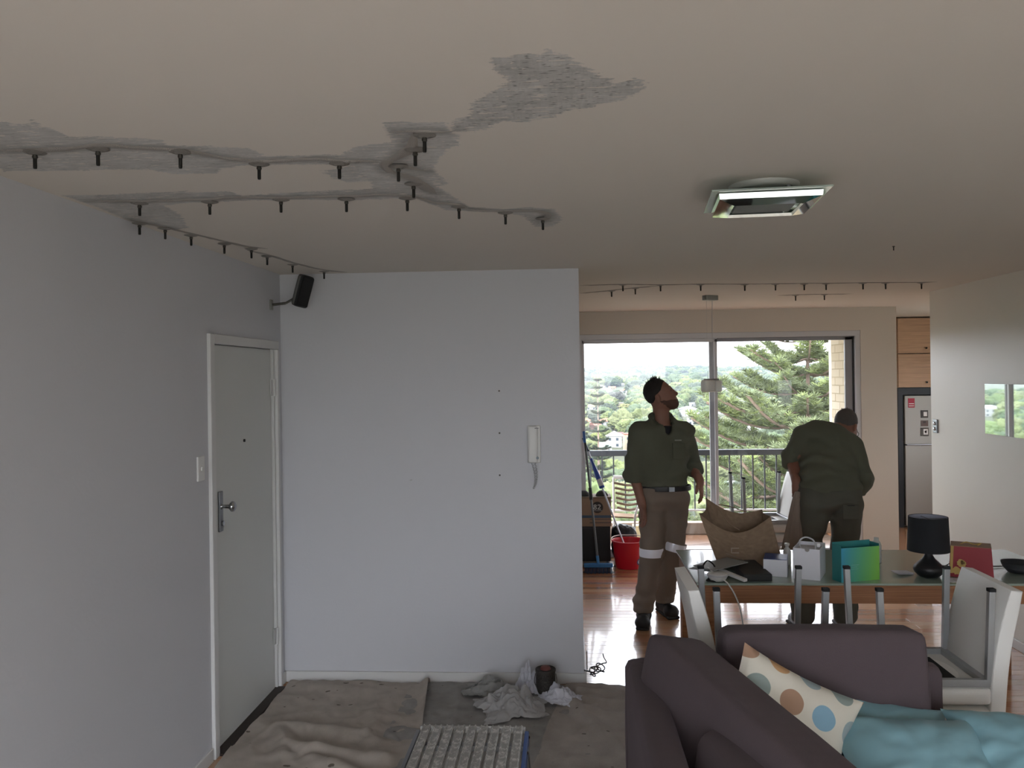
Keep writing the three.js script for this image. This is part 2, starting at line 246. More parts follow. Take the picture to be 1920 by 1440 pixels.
// floor: concrete slab with polished timber boards laid across the room
const woodTex = (base, seed) => { const f = tile((i, j) => fbm(i / 120, j / 7, seed, 4) + 0.5 * fbm(i / 30, j / 2.2, seed + 9, 3), 256); return dataTex(256, 256, (i, j) => { const v = f(i, j); return [base[0] + v * 0.2, base[1] + v * 0.17, base[2] + v * 0.13]; }); };
const boardTones = [[0.70, 0.50, 0.36], [0.74, 0.55, 0.41], [0.64, 0.45, 0.32], [0.76, 0.59, 0.45], [0.71, 0.49, 0.36]];
M.boards = boardTones.map((b, i) => phys(0xffffff, 0.26, { map: scaled(woodTex(b, i * 7 + 2), 0.9, 0.18), clearcoat: 0.75, clearcoatRoughness: 0.09, bumpMap: scaled(noiseFine, 0.35), bumpScale: 0.0005 }));
M.slab = std(0x4a3526, 0.6);
{
  const fl = structGroup('floor');
  mesh('slab', join([box(-1.9, 5.1, -0.25, -0.02, -10.6, 2.0), box(-1.9, 5.1, -0.02, 0, -3.55, 2.0), box(3.0, 5.1, -0.02, 0, -10.6, -7.0)]), M.boards[0], fl);
  const R = rng(5), geos = new Map(), rowW = 0.086;
  let d = 3.56, row = 0;
  while (d < DW + 0.1) {
    let x = -1.8 - R() * 0.8; const xs = d > DB + 0.1 ? 0.02 : -1.745, xe = 3.04;
    if (d > DB + 0.1) x = 0.02 - R() * 0.9;
    while (x < xe) {
      const len = [1.15, 1.45, 1.75, 2.05][Math.floor(R() * 4)], a = Math.max(x, xs), b = Math.min(x + len, xe);
      if (b - a > 0.05) {
        const w = Math.round((b - a - 0.0012) * 200) / 200;
        const key = w.toFixed(3); if (!geos.has(key)) { const g = rbox(w, 0.02, rowW - 0.0014, 0.0012, 0, -0.01, 0, 1); geos.set(key, g); }
        const m = mesh('floorboard', geos.get(key), M.boards[Math.floor(R() * M.boards.length)], fl); m.position.set((a + b) / 2, (R() - 0.5) * 0.0004, -(d + rowW / 2));
      }
      x += len;
    }
    d += rowW; row++;
  }
}
// walls
struct('wall_left', join([box(XL - 0.12, XL, 0, CEIL, -4.10, 1.95), box(XL - 0.12, XL, 2.06, CEIL, -5.04, -4.10), box(XL - 0.12, XL, 0, CEIL, -5.3, -5.04), box(XL - 0.2, XL - 0.12, 0, CEIL, -5.3, -3.9)]), M.wall);
struct('wall_back', join([box(XL - 0.1, XP, 0, CEIL, -DB - 0.14, -DB), box(XP - 0.14, XP, 0, CEIL, -DW - 0.1, -DB - 0.14)]), M.wall);
struct('wall_right', join([box(XR, XR + 0.12, 0, CEIL, -7.15, 1.95)]), M.wallRight);
struct('wall_window', join([box(XP - 0.14, 2.945, 2.27, CEIL, -DW - 0.2, -DW), box(2.945, 3.295, 0, CEIL, -DW - 0.2, -DW)]), M.wallWarm);
struct('wall_kitchen', join([box(3.2, 3.295, 0, CEIL, -10.5, -DW - 0.2), box(3.2, 5.1, 0, CEIL, -10.6, -10.5), box(5.0, 5.1, 0, 0.95, -10.5, -7.0), box(5.0, 5.1, 2.15, CEIL, -10.5, -7.0), box(5.0, 5.1, 0.95, 2.15, -7.7, -7.0), box(5.0, 5.1, 0.95, 2.15, -10.5, -9.5), box(XR + 0.12, 5.1, 0, CEIL, -7.15, -7.0)]), M.wallWarm);
// wall behind the camera with its wide window
struct('wall_rear', join([box(-1.9, -1.7, 0, CEIL, 1.8, 1.95), box(2.3, 3.1, 0, CEIL, 1.8, 1.95), box(-1.7, 2.3, 2.42, CEIL, 1.8, 1.95)]), M.wall);
M.alu = std(0xa9abad, 0.45, { metalness: 0.35 });
M.glass = phys(0xffffff, 0.0, { transmission: 1, thickness: 0, ior: 1.45 });
{
  const w = structGroup('window_2');
  for (const [a, b] of [[-1.7, 0.325], [0.275, 2.3]]) {
    mesh('sash', join([box(a, b, 0, 0.06, 1.84, 1.89), box(a, b, 2.37, 2.42, 1.84, 1.89), box(a, a + 0.05, 0.06, 2.35, 1.84, 1.89), box(b - 0.05, b, 0.06, 2.35, 1.84, 1.89)]), M.alu, w);
    mesh('pane', box(a + 0.045, b - 0.045, 0.055, 2.355, 1.862, 1.868), M.glass, w);
  }
}
{
  const w = structGroup('window_3');  // unseen kitchen window, added to light the cupboards and fridge
  mesh('sash', join([box(5.03, 5.07, 0.95, 1.0, -9.5, -7.7), box(5.03, 5.07, 2.1, 2.15, -9.5, -7.7), box(5.03, 5.07, 0.95, 2.15, -9.5, -9.45), box(5.03, 5.07, 0.95, 2.15, -7.75, -7.7), box(5.03, 5.07, 0.95, 2.15, -8.63, -8.57)]), M.alu, w);
  for (const [a, b] of [[-9.46, -8.62], [-8.58, -7.74]]) mesh('pane', box(5.047, 5.053, 0.99, 2.11, a, b), M.glass, w);
}
// skirting boards
const skirt = (x0, x1, z0, z1) => rbox(x1 - x0, 0.066, z1 - z0, 0.004, (x0 + x1) / 2, 0.033, (z0 + z1) / 2);
struct('baseboard_left', join([skirt(XL, XL + 0.014, -4.05, 1.8), skirt(XL, XL + 0.014, -5.15, -5.09)]), M.trim);
struct('baseboard_back', join([skirt(XL, XP + 0.016, -5.15, -5.134), skirt(XP, XP + 0.016, -DW, -5.15)]), M.trim);
struct('baseboard_right', skirt(XR - 0.014, XR, -7.15, 1.8), M.trim);

// ---------------------------------------------------------------- sliding window onto the balcony
M.frame = std(0xc3c5c8, 0.5, { metalness: 0.15 });
M.frameMid = std(0x9a9ca0, 0.5, { metalness: 0.15 });
M.frameDark = std(0x3c3e42, 0.6, { metalness: 0.2 });
{
  const w = structGroup('window_1'), z0 = -DW - 0.12, z1 = -DW - 0.005, x0 = 0.10, x1 = 2.945;
  mesh('outer_frame', join([rbox(x1 - x0, 0.055, 0.115, 0.004, (x0 + x1) / 2, 2.2425, (z0 + z1) / 2), rbox(0.07, 2.22, 0.115, 0.004, x0 + 0.035, 1.11, (z0 + z1) / 2), rbox(0.05, 2.22, 0.115, 0.004, x1 - 0.025, 1.11, (z0 + z1) / 2), rbox(x1 - x0, 0.03, 0.115, 0.004, (x0 + x1) / 2, 0.015, (z0 + z1) / 2)]), M.frame, w);
  // fixed light on the left
  const sash = (name, a, b, zc, st, mat, head) => { const s = mesh(name, join([rbox(b - a, head, 0.035, 0.003, (a + b) / 2, 2.215 - head / 2, zc), rbox(b - a, 0.05, 0.035, 0.003, (a + b) / 2, 0.055, zc), rbox(st, 2.18, 0.035, 0.003, a + st / 2, 1.12, zc), rbox(st, 2.18, 0.035, 0.003, b - st / 2, 1.12, zc)]), mat, w); return s; };
  const s1 = sash('fixed_sash', 0.165, 1.535, -DW - 0.035, 0.03, M.frame, 0.038), s2 = sash('sliding_sash', 1.462, 2.885, -DW - 0.085, 0.072, M.frameMid, 0.036);
  mesh('pane', box(0.19, 1.51, 0.075, 2.18, -DW - 0.038, -DW - 0.032), M.glass, s1);
  mesh('pane', box(1.53, 2.82, 0.075, 2.18, -DW - 0.088, -DW - 0.082), M.glass, s2);
  mesh('seal', join([box(2.885, 2.897, 0.03, 2.215, -DW - 0.10, -DW - 0.04), box(1.535, 2.897, 2.213, 2.218, -DW - 0.09, -DW - 0.03)]), M.frameDark, w);
}
// ---------------------------------------------------------------- balcony
M.concrete = std(0xcfcbc2, 0.9, { map: mottle([0.80, 0.785, 0.755], 0.12, 3) });
M.kerb = std(0x9c8a7c, 0.85);
M.rail = std(0x4e545c, 0.55, { metalness: 0.25, bumpMap: scaled(noiseFine, 0.2), bumpScale: 0.0006 });
struct('balcony_slab', join([box(-0.6, 3.6, -0.3, -0.02, -10.25, -DW - 0.12)]), M.concrete);
struct('balcony_kerb', rbox(4.2, 0.135, 0.14, 0.01, 1.5, 0.048, -10.16), M.kerb);
{
  const b = thing('balcony_railing', 'grey metal balcony railing of upright bars under a broad top rail', 'railing', [0, 0, -10.02]);
  mesh('top_rail', rbox(4.1, 0.066, 0.07, 0.008, 1.5, 0.944, 0), M.rail, b);
  mesh('bottom_rail', rbox(4.1, 0.022, 0.035, 0.004, 1.5, 0.275, 0), M.trim, b);
  const bg = rbox(0.016, 0.63, 0.016, 0.002, 0, 0.598, 0, 1);
  for (let k = 0; k < 31; k++) { const m = mesh('bar', bg, M.rail, b); m.position.x = -0.52 + k * 0.1335; }
  for (const x of [-0.3, 1.26, 2.82]) mesh('post', rbox(0.04, 0.92, 0.04, 0.004, x, 0.45, 0), M.rail, b);
}
// cream brick wing wall at the end of the balcony
{
  const g = structGroup('wing_wall');
  M.brick = [0xd6cbb2, 0xcfc3a8, 0xdbd1ba, 0xd2c6ad].map((c) => std(c, 0.85, { bumpMap: scaled(noiseFine, 0.08), bumpScale: 0.001 }));
  M.mortar = std(0xc0b498, 0.95);
  mesh('mortar', box(2.882, 3.06, -0.3, 3.0, -9.45, -DW - 0.2), M.mortar, g);
  const R = rng(9), bgeo = { 0.25: 0.25, 0.132: 0.132, 0.272: 0.272 }; for (const k in bgeo) bgeo[k] = ((l) => rbox(0.104, 0.0785, l, 0.003, 0, 0, 0, 1))(bgeo[k]);
  for (let c = 0; c < 34; c++) {
    const y = -0.06 + c * 0.0865, off = c % 2 ? 0.113 : 0; let d = DW + 0.2 - (c % 2 ? 0 : 0);
    const seq = c % 2 ? [0.132, 0.25, 0.132] : [0.25, 0.272];
    for (const l of seq) { const m = mesh('brick', bgeo[l], M.brick[Math.floor(R() * 4)], g); m.position.set(2.928 + (R() - 0.5) * 0.003, y, -(d + l / 2)); d += l + 0.008; }
  }
}
const HOUSES = [
  ["house with a long orange tiled roof left of the standing man", 28.1, 598.2, 10.5, 10, 1, "orange", "white", 0.1, "hip"],
  ["small gabled house with red orange roof beside the left jamb", 18.7, 549.7, 4.5, 9, 1, "terracotta", "brick", 0.4, "gable"],
  ["orange roofed house at the left edge of the glass", 14.5, 600.2, 5.3, 9, 1, "orange", "white", -0.3, "hip"],
  ["cream brick apartment block beside the standing man's arm", 30.4, 405.0, 6.7, 7, 3, "terracotta", "cream", 0.05, "flat"],
  ["house with steep dull red roof left of the cream block", 27.0, 460.7, 6.3, 11, 1, "brown", "brick", 0.2, "gable"],
  ["white two-storey house just below the dull red roof", 24.2, 433, 7.4, 7, 2, "white", "white", -0.15, "hip"],
  ["pale green roofed house low above the railing", 17.4, 405.0, 6.2, 7, 1, "green", "white", 0.3, "gable"],
  ["far house with long orange roof behind the trees", 87.1, 1270.3, 11.1, 12, 1, "orange", "white", 0.2, "hip"],
  ["far small orange roofed house at mid slope left", 78.1, 1436.6, 10.8, 10, 1, "orange", "cream", -0.2, "gable"],
  ["far white house high on the left slope", 63.9, 1541.4, 12.5, 10, 1, "white", "white", 0.3, "hip"],
  ["far pale house above the orange roofs", 109.0, 1632.0, 12.2, 10, 1, "grey", "white", 0, "hip"],
  ["low house with a yellow green roof at far left", 22.8, 793.3, 9.9, 11, 1, "yellow", "white", 0.1, "hip"],
  ["row of low white houses behind the standing man's head", 54.4, 858.6, 10.7, 10, 1, "white", "cream", 0, "flat"],
  ["large white house right of the standing man's neck", 95.7, 680.3, 11.1, 11, 2, "white", "white", 0.3, "hip"],
  ["second white house below it right of the standing man's shoulder", 87.6, 589.6, 9.6, 11, 2, "white", "white", -0.2, "gable"],
  ["white flat-roofed house higher right of the standing man", 122.8, 842.4, 11.6, 10, 1, "white", "white", 0, "flat"],
  ["far white roof just right of the pendant lamp", 250.9, 1334.0, 23.3, 12, 1, "white", "white", 0.1, "flat"],
  ["far pinkish roofed house above the bushes in the right pane", 224.6, 1095.7, 16.4, 12, 1, "terracotta", "white", -0.2, "hip"],
  ["white house at the mullion in the right pane", 125.3, 696.8, 8.7, 10, 2, "white", "white", 0.2, "hip"],
  ["pale house glimpsed through the conifer's left branches", 174.5, 789.1, 10.9, 10, 1, "white", "white", -0.1, "gable"],
  ["broad white roofed house under the conifer", 107.5, 505.2, 12.0, 12, 1, "white", "white", 0.15, "hip"],
  ["white gabled house behind the conifer trunk", 140.8, 534.1, 11.4, 12, 1, "white", "white", -0.3, "gable"],
  ["small white house low left in the right pane", 88.7, 464.4, 5.8, 10, 1, "white", "white", 0.1, "hip"],
  ["house with a blue grey roof seen between the railing bars", 55.7, 285.6, 6.1, 9, 2, "blue", "white", 0.5, "hip"],
  ["white shed with turquoise roof below the blue grey one", 50.7, 266.8, 4.3, 7, 1, "green", "white", 0.2, "gable"],
  ["house with an orange roof low between the railing bars", 53.0, 239.0, 6.6, 9, 1, "orange", "cream", -0.3, "hip"],
  ["white house glimpsed low beside the mullion through the bars", 57.9, 314.4, 4.3, 8, 1, "white", "white", 0.2, "gable"],
  ["house with an orange roof seen only in the wall mirror", -98, 205, 14, 9, 1, "orange", "cream", 0.4, "hip"],
  ["white house seen only in the wall mirror behind the orange roof", -150, 330, 12, 9, 2, "white", "white", -0.2, "gable"],
  ["pale house high in the wall mirror's view", -300, 640, 16, 10, 2, "white", "white", 0.1, "hip"],
];
const TREES = [
  ["big dark grey green tree in front of the far orange roofs", 48.4, 827.6, 7.8, "grey", 0.8],
  ["yellow green tree left of the dull red roofed house", 15.5, 443.3, 3.0, "lime", 0.8],
  ["broad olive tree beside the orange tiled roof", 29.2, 520.4, 3.8, "olive", 0.7],
  ["pale yellow tree behind the standing man's collar", 48.9, 711.0, 4.9, "yellow", 0.7],
  ["bright lime tree right of the mullion above the railing", 62.4, 338.1, 3.6, "lime", 0.8],
  ["round bright green tree low behind the railing bars left", 9.3, 302.2, 2.8, "lime", 0.8],
  ["olive tree filling the bars behind the balcony chair", 15.9, 264.5, 3.8, "olive", 0.8],
  ["mid green tree behind the bars under the conifer", 71.0, 306.5, 4.6, "mid", 0.8],
  ["lime tree at the right end of the railing", 87.6, 336.7, 4.2, "lime", 0.7],
  ["dark tree right of the standing man's shoulder", 82.0, 524.4, 4.3, "dark", 0.9],
  ["yellow green tree between the bars right of the blue grey roof", 62.8, 290.5, 2.7, "yellow", 0.8],
  ["grey green tree above the pale green roof", 20.2, 500.2, 2.9, "mid", 0.8],
];
// ---------------------------------------------------------------- the suburb below: land, houses, trees
const groundY = (x, d) => {
  const base = d < 300 ? lerp(-38, -36, d / 300) : d < 900 ? lerp(-36, -29, (d - 300) / 600) : d < 1800 ? lerp(-29, -17, (d - 900) / 900) : d < 3000 ? lerp(-17, 9, smooth(1800, 3000, d)) : lerp(9, -5, (d - 3000) / 800);
  const far = smooth(1200, 2900, d);
  return base + fbm(x / 180, d / 180, 2, 3) * 3 * smooth(150, 600, d) + far * (fbm(x / 600, d / 900, 7, 4) * 16 + fbm(x / 130, d / 400, 3, 3) * 6);
};
M.land = std(0x808080, 1, { map: scaled(mottle([0.47, 0.50, 0.33], 0.3, 5), 220) });
{
  const nx = 90, nd = 110, pos = [], idx = [], uv = [];
  for (let j = 0; j <= nd; j++) { const d = 40 * Math.pow(3800 / 40, j / nd); for (let i = 0; i <= nx; i++) { const x = (i / nx - 0.42) * (1.9 * d + 160); pos.push(x, groundY(x, d), -d); uv.push(x, d); } }
  for (let j = 0; j < nd; j++) for (let i = 0; i < nx; i++) { const a = j * (nx + 1) + i; idx.push(a, a + 1, a + nx + 2, a, a + nx + 2, a + nx + 1); }
  const g = new THREE.BufferGeometry(); g.setAttribute('position', new THREE.BufferAttribute(new Float32Array(pos), 3)); g.setAttribute('uv', new THREE.BufferAttribute(new Float32Array(uv), 2)); g.setIndex(idx); g.computeVertexNormals();
  struct('land', g, M.land);
}
// houses: walls, hipped or gabled roof, windows
const wallM = { white: std(0xa9a8a4, 0.85), cream: std(0x9c917a, 0.85), brick: std(0x6e4a3c, 0.9), grey: std(0x808286, 0.85) };
const roofM = { orange: std(0x96563a, 0.85), terracotta: std(0x7e4a3a, 0.85), white: std(0xa6a8aa, 0.7), grey: std(0x787c80, 0.75), brown: std(0x5a4040, 0.85), blue: std(0x6f80a0, 0.7), green: std(0x86988c, 0.7), yellow: std(0x8f8a50, 0.8) };
M.housePane = std(0x3d4650, 0.25);
const winGeo = box(-0.6, 0.6, -0.65, 0.65, -0.04, 0.04);
function house(label, x, d, w, dep, floors, roof, wall, turn = 0, style = 'hip', group) {
  const y = groundY(x, d), h = floors * 2.9, t = thing('house', label, 'house', [x, y - 0.3, -d], turn, group);
  mesh('walls', box(-w / 2, w / 2, 0, h + 0.3, -dep / 2, dep / 2), wallM[wall], t);
  const rh = style === 'flat' ? 0.5 : 2.2, ov = style === 'flat' ? 0.1 : 0.5, a = w / 2 + ov, b = dep / 2 + ov, rg = style === 'hip' ? Math.max(0, a - b) : a, pts = [[-a, 0, b], [a, 0, b], [a, 0, -b], [-a, 0, -b], [-rg, rh, 0], [rg, rh, 0]];
  if (style === 'flat') mesh('roof', box(-a, a, h + 0.3, h + 0.8, -b, b), roofM[roof], t);
  else {
    const tri = [[0, 1, 5], [0, 5, 4], [2, 3, 4], [2, 4, 5], [1, 2, 5], [3, 0, 4], [0, 3, 2], [0, 2, 1]], g = new THREE.BufferGeometry();
    g.setAttribute('position', new THREE.BufferAttribute(new Float32Array(tri.flat().flatMap((k) => pts[k])), 3)); g.computeVertexNormals(); g.translate(0, h + 0.3, 0); mesh('roof', g, roofM[roof], t);
  }
  const n = Math.max(2, Math.floor(w / 3.4));
  for (let f = 0; f < floors; f++) for (let k = 0; k < n; k++) { const m = mesh('window', winGeo, M.housePane, t); m.position.set(-w / 2 + ((k + 0.5) * w) / n, 1.5 + f * 2.9, dep / 2 + 0.02); }
  return t;
}
HOUSES.forEach((a) => house(...a));
{
  const far = HOUSES.map((h) => [h[1], h[2]]), R = rng(77), tones = ['white', 'white', 'grey', 'orange', 'terracotta', 'white'];
  for (let k = 0; k < 46; k++) { const d = 850 + R() * 1000, x = (-0.03 + R() * 0.42) * d; if (far.some(([a, b]) => Math.hypot(a - x, b - d) < 36)) { k--; continue; } far.push([x, d]); house('small pale house among trees on the far hazy slopes', x, d, 11 + R() * 14, 9 + R() * 5, 1 + Math.floor(R() * 2), tones[Math.floor(R() * 6)], 'white', (R() - 0.5) * 1.2, R() < 0.6 ? 'hip' : 'gable', 'far houses on the slopes'); }
}
// tree crowns: lumpy rounded masses on a trunk
function crownGeo(seed, detail = 14, lump = 0.3) {
  const g = mergeVertices(new THREE.IcosahedronGeometry(1, detail).deleteAttribute('uv').deleteAttribute('normal')), p = g.attributes.position;
  for (let i = 0; i < p.count; i++) { const x = p.getX(i), y = p.getY(i), z = p.getZ(i), k = 1 + lump * fbm(x * 2.1 + seed, y * 2.1, z * 2.1, 3) * 1.7 + 0.2 * Math.abs(N3(x * 5 + seed, y * 5, z * 5)) + 0.16 * N3(x * 9 + seed, y * 9, z * 9) + 0.12 * N3(x * 21, y * 21 + seed, z * 21); p.setXYZ(i, x * k, Math.max(y * k, -0.55) * 0.8, z * k); }
  g.computeVertexNormals(); return g;
}
const crowns = [crownGeo(1), crownGeo(7), crownGeo(13, 14, 0.42)];
M.leaf = std(0xffffff, 1);
{
  const R = rng(123), greens = [[0.30, 0.36, 0.12], [0.22, 0.30, 0.10], [0.16, 0.23, 0.10], [0.34, 0.38, 0.16], [0.20, 0.27, 0.14], [0.15, 0.19, 0.12]];
  const lists = [[], [], []], m4 = new THREE.Matrix4(), q = new THREE.Quaternion();
  const blocked = (x, d, r) => HOUSES.some((h) => Math.abs(x - (h[1] * d) / h[2]) < h[3] * 0.5 + r * 1.1 && d < h[2] + 8 && d > h[2] - 8 - (r * 3.2 * h[2]) / 36);
  const plant = (d, r0, r1, xr, x0 = -0.12) => { const x = (x0 + R() * xr) * d, r = r0 + R() * (r1 - r0); if (blocked(x, d, r * 0.5)) return; const k = Math.floor(R() * 3), c = greens[Math.floor(R() * 6)], j = (0.8 + R() * 0.45) * 0.31; lists[k].push([m4.compose(V(x, groundY(x, d) + r * 0.75, -d), q.setFromAxisAngle(V(0, 1, 0), R() * 6.3), V(r, r * (0.8 + R() * 0.5), r)).toArray(), [c[0] * j, c[1] * j, c[2] * j]]); };
  for (let k = 0; k < 900; k++) plant(Math.sqrt(lerp(110 ** 2, 420 ** 2, R())), 3.5, 7, 0.62);
  for (let k = 0; k < 2600; k++) plant(Math.sqrt(lerp(420 ** 2, 1100 ** 2, R())), 4, 8, 0.62);
  for (let k = 0; k < 5200; k++) plant(Math.sqrt(lerp(1100 ** 2, 3050 ** 2, R())), 5, 12, 0.62);
  for (let k = 0; k < 1500; k++) plant(Math.sqrt(lerp(110 ** 2, 900 ** 2, R())), 4, 8, 0.56, -0.68);
  lists.forEach((l, i) => {
    const im = prep(new THREE.InstancedMesh(crowns[i], M.leaf, l.length)); l.forEach(([m, c], k) => { im.setMatrixAt(k, m4.fromArray(m)); im.setColorAt(k, new THREE.Color().setRGB(...c)); });
    im.name = numbered('woodland'); im.userData = { label: ['rounded green tree crowns filling the suburb below the balcony', 'yellow green tree crowns scattered between the houses below', 'dull dark green tree crowns spread over the hillside'][i], category: 'trees', kind: 'stuff' }; scene.add(im);
  });
}
// single trees that stand out
M.bark = std(0x7d6a5a, 0.95);
const leafTone = { olive: [0.27, 0.31, 0.10], lime: [0.40, 0.46, 0.13], dark: [0.13, 0.17, 0.12], mid: [0.22, 0.30, 0.11], grey: [0.20, 0.21, 0.17], yellow: [0.44, 0.44, 0.16] };
const leafMat = Object.fromEntries(Object.entries(leafTone).map(([k, c]) => [k, std(new THREE.Color().setRGB(...c.map((v) => v * 0.3)), 1, { bumpMap: scaled(noiseFine, 0.2), bumpScale: 0.2 })]));
function tree(label, x, d, r, tone, up = 0.75, seed = 0) {
  const y = groundY(x, d), t = thing('tree', label, 'tree', [x, y, -d]);
  mesh('trunk', bar([0, -1, 0], [0, r * 1.1, 0], r * 0.07, 8, r * 0.05), M.bark, t);
  const c = mesh('crown', crowns[seed % 3], leafMat[tone], t); c.position.y = r * (0.55 + up); c.scale.set(r, r * up, r); c.rotation.y = seed; return t;
}
TREES.forEach((a, i) => tree(...a, i));
// conifers with tiers of level branches
function tuftGeo() {
  const gs = []; for (let k = 0; k < 16; k++) { const a = k * 2.4, l = 0.7 + 0.35 * Math.sin(k * 2.7), s = [0.15, 0.45, 0.7, 0.85][k % 4]; gs.push(bar([0, 0, 0], [Math.cos(a) * s * l, (0.62 - 0.35 * s) * l + 0.1 * Math.sin(k), Math.sin(a) * s * l], 0.05, 4, 0.02)); }
  return join(gs);
}
const tuft = tuftGeo();
M.needle = std(0xffffff, 1);
M.pineBark = std(0x9b8577, 0.95, { bumpMap: scaled(noiseFine, 0.6), bumpScale: 0.03 });
function conifer(label, x, d, top, low, reach, grow, per, seed, tone, step = 1.05, dens = 1) {
  const y0 = groundY(x, d), t = thing('conifer', label, 'tree', [x, y0, -d]), H0 = top - y0, R = rng(seed), m4 = new THREE.Matrix4(), q = new THREE.Quaternion(), e = new THREE.Euler(), mats = [], cols = [];
  mesh('trunk', bar([0, -1, 0], [0, H0, 0], 0.012 * H0, 12, 0.03), M.pineBark, t);
  for (let h = low - y0; h < H0 - 0.6; h += step * (0.85 + R() * 0.3)) {
    const len = Math.min(reach, 0.5 + (H0 - h) * grow) * (0.85 + R() * 0.25), a0 = R() * 6.28;
    for (let k = 0; k < per; k++) {
      const a = a0 + (k / per) * 6.283 + (R() - 0.5) * 0.5, L = len * (0.75 + R() * 0.35), rise = (R() - 0.25) * 0.18, pt = (s) => V(Math.cos(a) * L * s, h + L * (rise * s + 0.17 * s * s - 0.1 * Math.sin(s * Math.PI)), Math.sin(a) * L * s);
      mesh('branch', tube([pt(0), pt(0.33), pt(0.66), pt(1)], 0.012 * L + 0.012, 5, 7), M.pineBark, t);
      const n = Math.round(L * 26 * dens);
      for (let i = 0; i < n; i++) {
        const s = 0.2 + 0.8 * Math.pow((i + R()) / n, 0.8), p = pt(s), w = L * 0.2 * Math.sin(Math.min(1, s * 1.15) * Math.PI * 0.85), side = (R() * 2 - 1) * w, sc = (0.32 + R() * 0.36) / Math.sqrt(dens);
        p.x += -Math.sin(a) * side; p.z += Math.cos(a) * side; p.y += Math.abs(side) * 0.25 + R() * 0.1;
        q.setFromEuler(e.set((R() - 0.5) * 1.1, R() * 6.3, (R() - 0.5) * 1.1)); mats.push(m4.compose(p, q, V(sc, sc, sc)).toArray()); const j = 0.7 + R() * 0.7, yl = R() < 0.35 ? 1.35 : 1; cols.push([tone[0] * j * yl, tone[1] * j * yl, tone[2] * j]);
      }
    }
  }
  const im = prep(new THREE.InstancedMesh(tuft, M.needle, mats.length)); mats.forEach((m, i) => { im.setMatrixAt(i, m4.fromArray(m)); im.setColorAt(i, new THREE.Color().setRGB(...cols[i])); }); im.name = 'foliage'; im.userData = { kind: 'stuff' }; t.add(im);
}
conifer('tall conifer with level tiers of branches filling the right window pane', 13.9, 50, 8.2, -13, 7.2, 0.62, 7, 4, [0.135, 0.165, 0.082], 0.95);
conifer('distant hazy conifer standing up left of the standing man', 8.6, 230, 3.0, -30, 4.2, 0.16, 5, 14, [0.035, 0.045, 0.03], 2.4, 0.35);
conifer('second distant hazy conifer, nearer the left window jamb', 4.6, 260, -0.5, -30, 4.2, 0.16, 5, 24, [0.035, 0.045, 0.03], 2.4, 0.35);
// ---------------------------------------------------------------- ceiling repairs: sealant lines and injection ports
M.sealant = std(0x98938d, 0.7, { bumpMap: scaled(noiseFine, 0.1), bumpScale: 0.002 });
function ribbon(pts, w, hgt, seed) {   // a smeared strip on the underside of the ceiling, proud by hgt
  const c = new THREE.CatmullRomCurve3(pts.map(([x, d]) => V(x, CEIL, -d)), false, 'centripetal'), n = Math.ceil(c.getLength() / 0.012), pos = [], idx = [], prof = [[-1, 0.0005], [-0.75, -0.6], [-0.25, -1], [0.3, -0.95], [0.8, -0.55], [1, 0.0005]];
  for (let i = 0; i <= n; i++) {
    const t = i / n, p = c.getPointAt(t), q = c.getTangentAt(t), s = V(-q.z, 0, q.x).normalize(), taper = Math.min(1, Math.min(t, 1 - t) * n * 0.12 + 0.15), ww = w * taper * (0.8 + 0.55 * N3(t * n * 0.12, seed, 1)), off = 0.3 * w * N3(t * n * 0.07, seed, 5);
    for (const [a, b] of prof) pos.push(p.x + s.x * (a * ww + off), CEIL + (b > 0 ? b : b * hgt * taper * (0.8 + 0.4 * N3(t * n * 0.3, a * 3, seed))), p.z + s.z * (a * ww + off));
  }
  for (let i = 0; i < n; i++) for (let k = 0; k < 5; k++) { const a = i * 6 + k; idx.push(a, a + 1, a + 7, a, a + 7, a + 6); }
  const g = new THREE.BufferGeometry(); g.setAttribute('position', new THREE.BufferAttribute(new Float32Array(pos), 3)); g.setIndex(idx); g.computeVertexNormals(); g.setAttribute('uv', new THREE.BufferAttribute(new Float32Array((pos.length / 3) * 2).map((_, i) => (i % 2 ? pos[((i - 1) / 2) * 3 + 2] : pos[(i / 2) * 3])), 2)); return g;
}
{
  const wid = { front: 0.019, hook: 0.024, spur: 0.016, stub: 0.018, second: 0.014, edge: 0.016, edge2: 0.014, dining: 0.016, dining2: 0.018, dining3: 0.014 };
  let k = 0; for (const [n, p] of Object.entries(STRIPS)) mesh('sealant_strip', ribbon(p, wid[n], 0.005, ++k), M.sealant, M.ceilingMesh);
}
M.port = std(0x2b2a28, 0.5, { metalness: 0.6 });
M.portSteel = std(0x55524e, 0.4, { metalness: 0.8 });
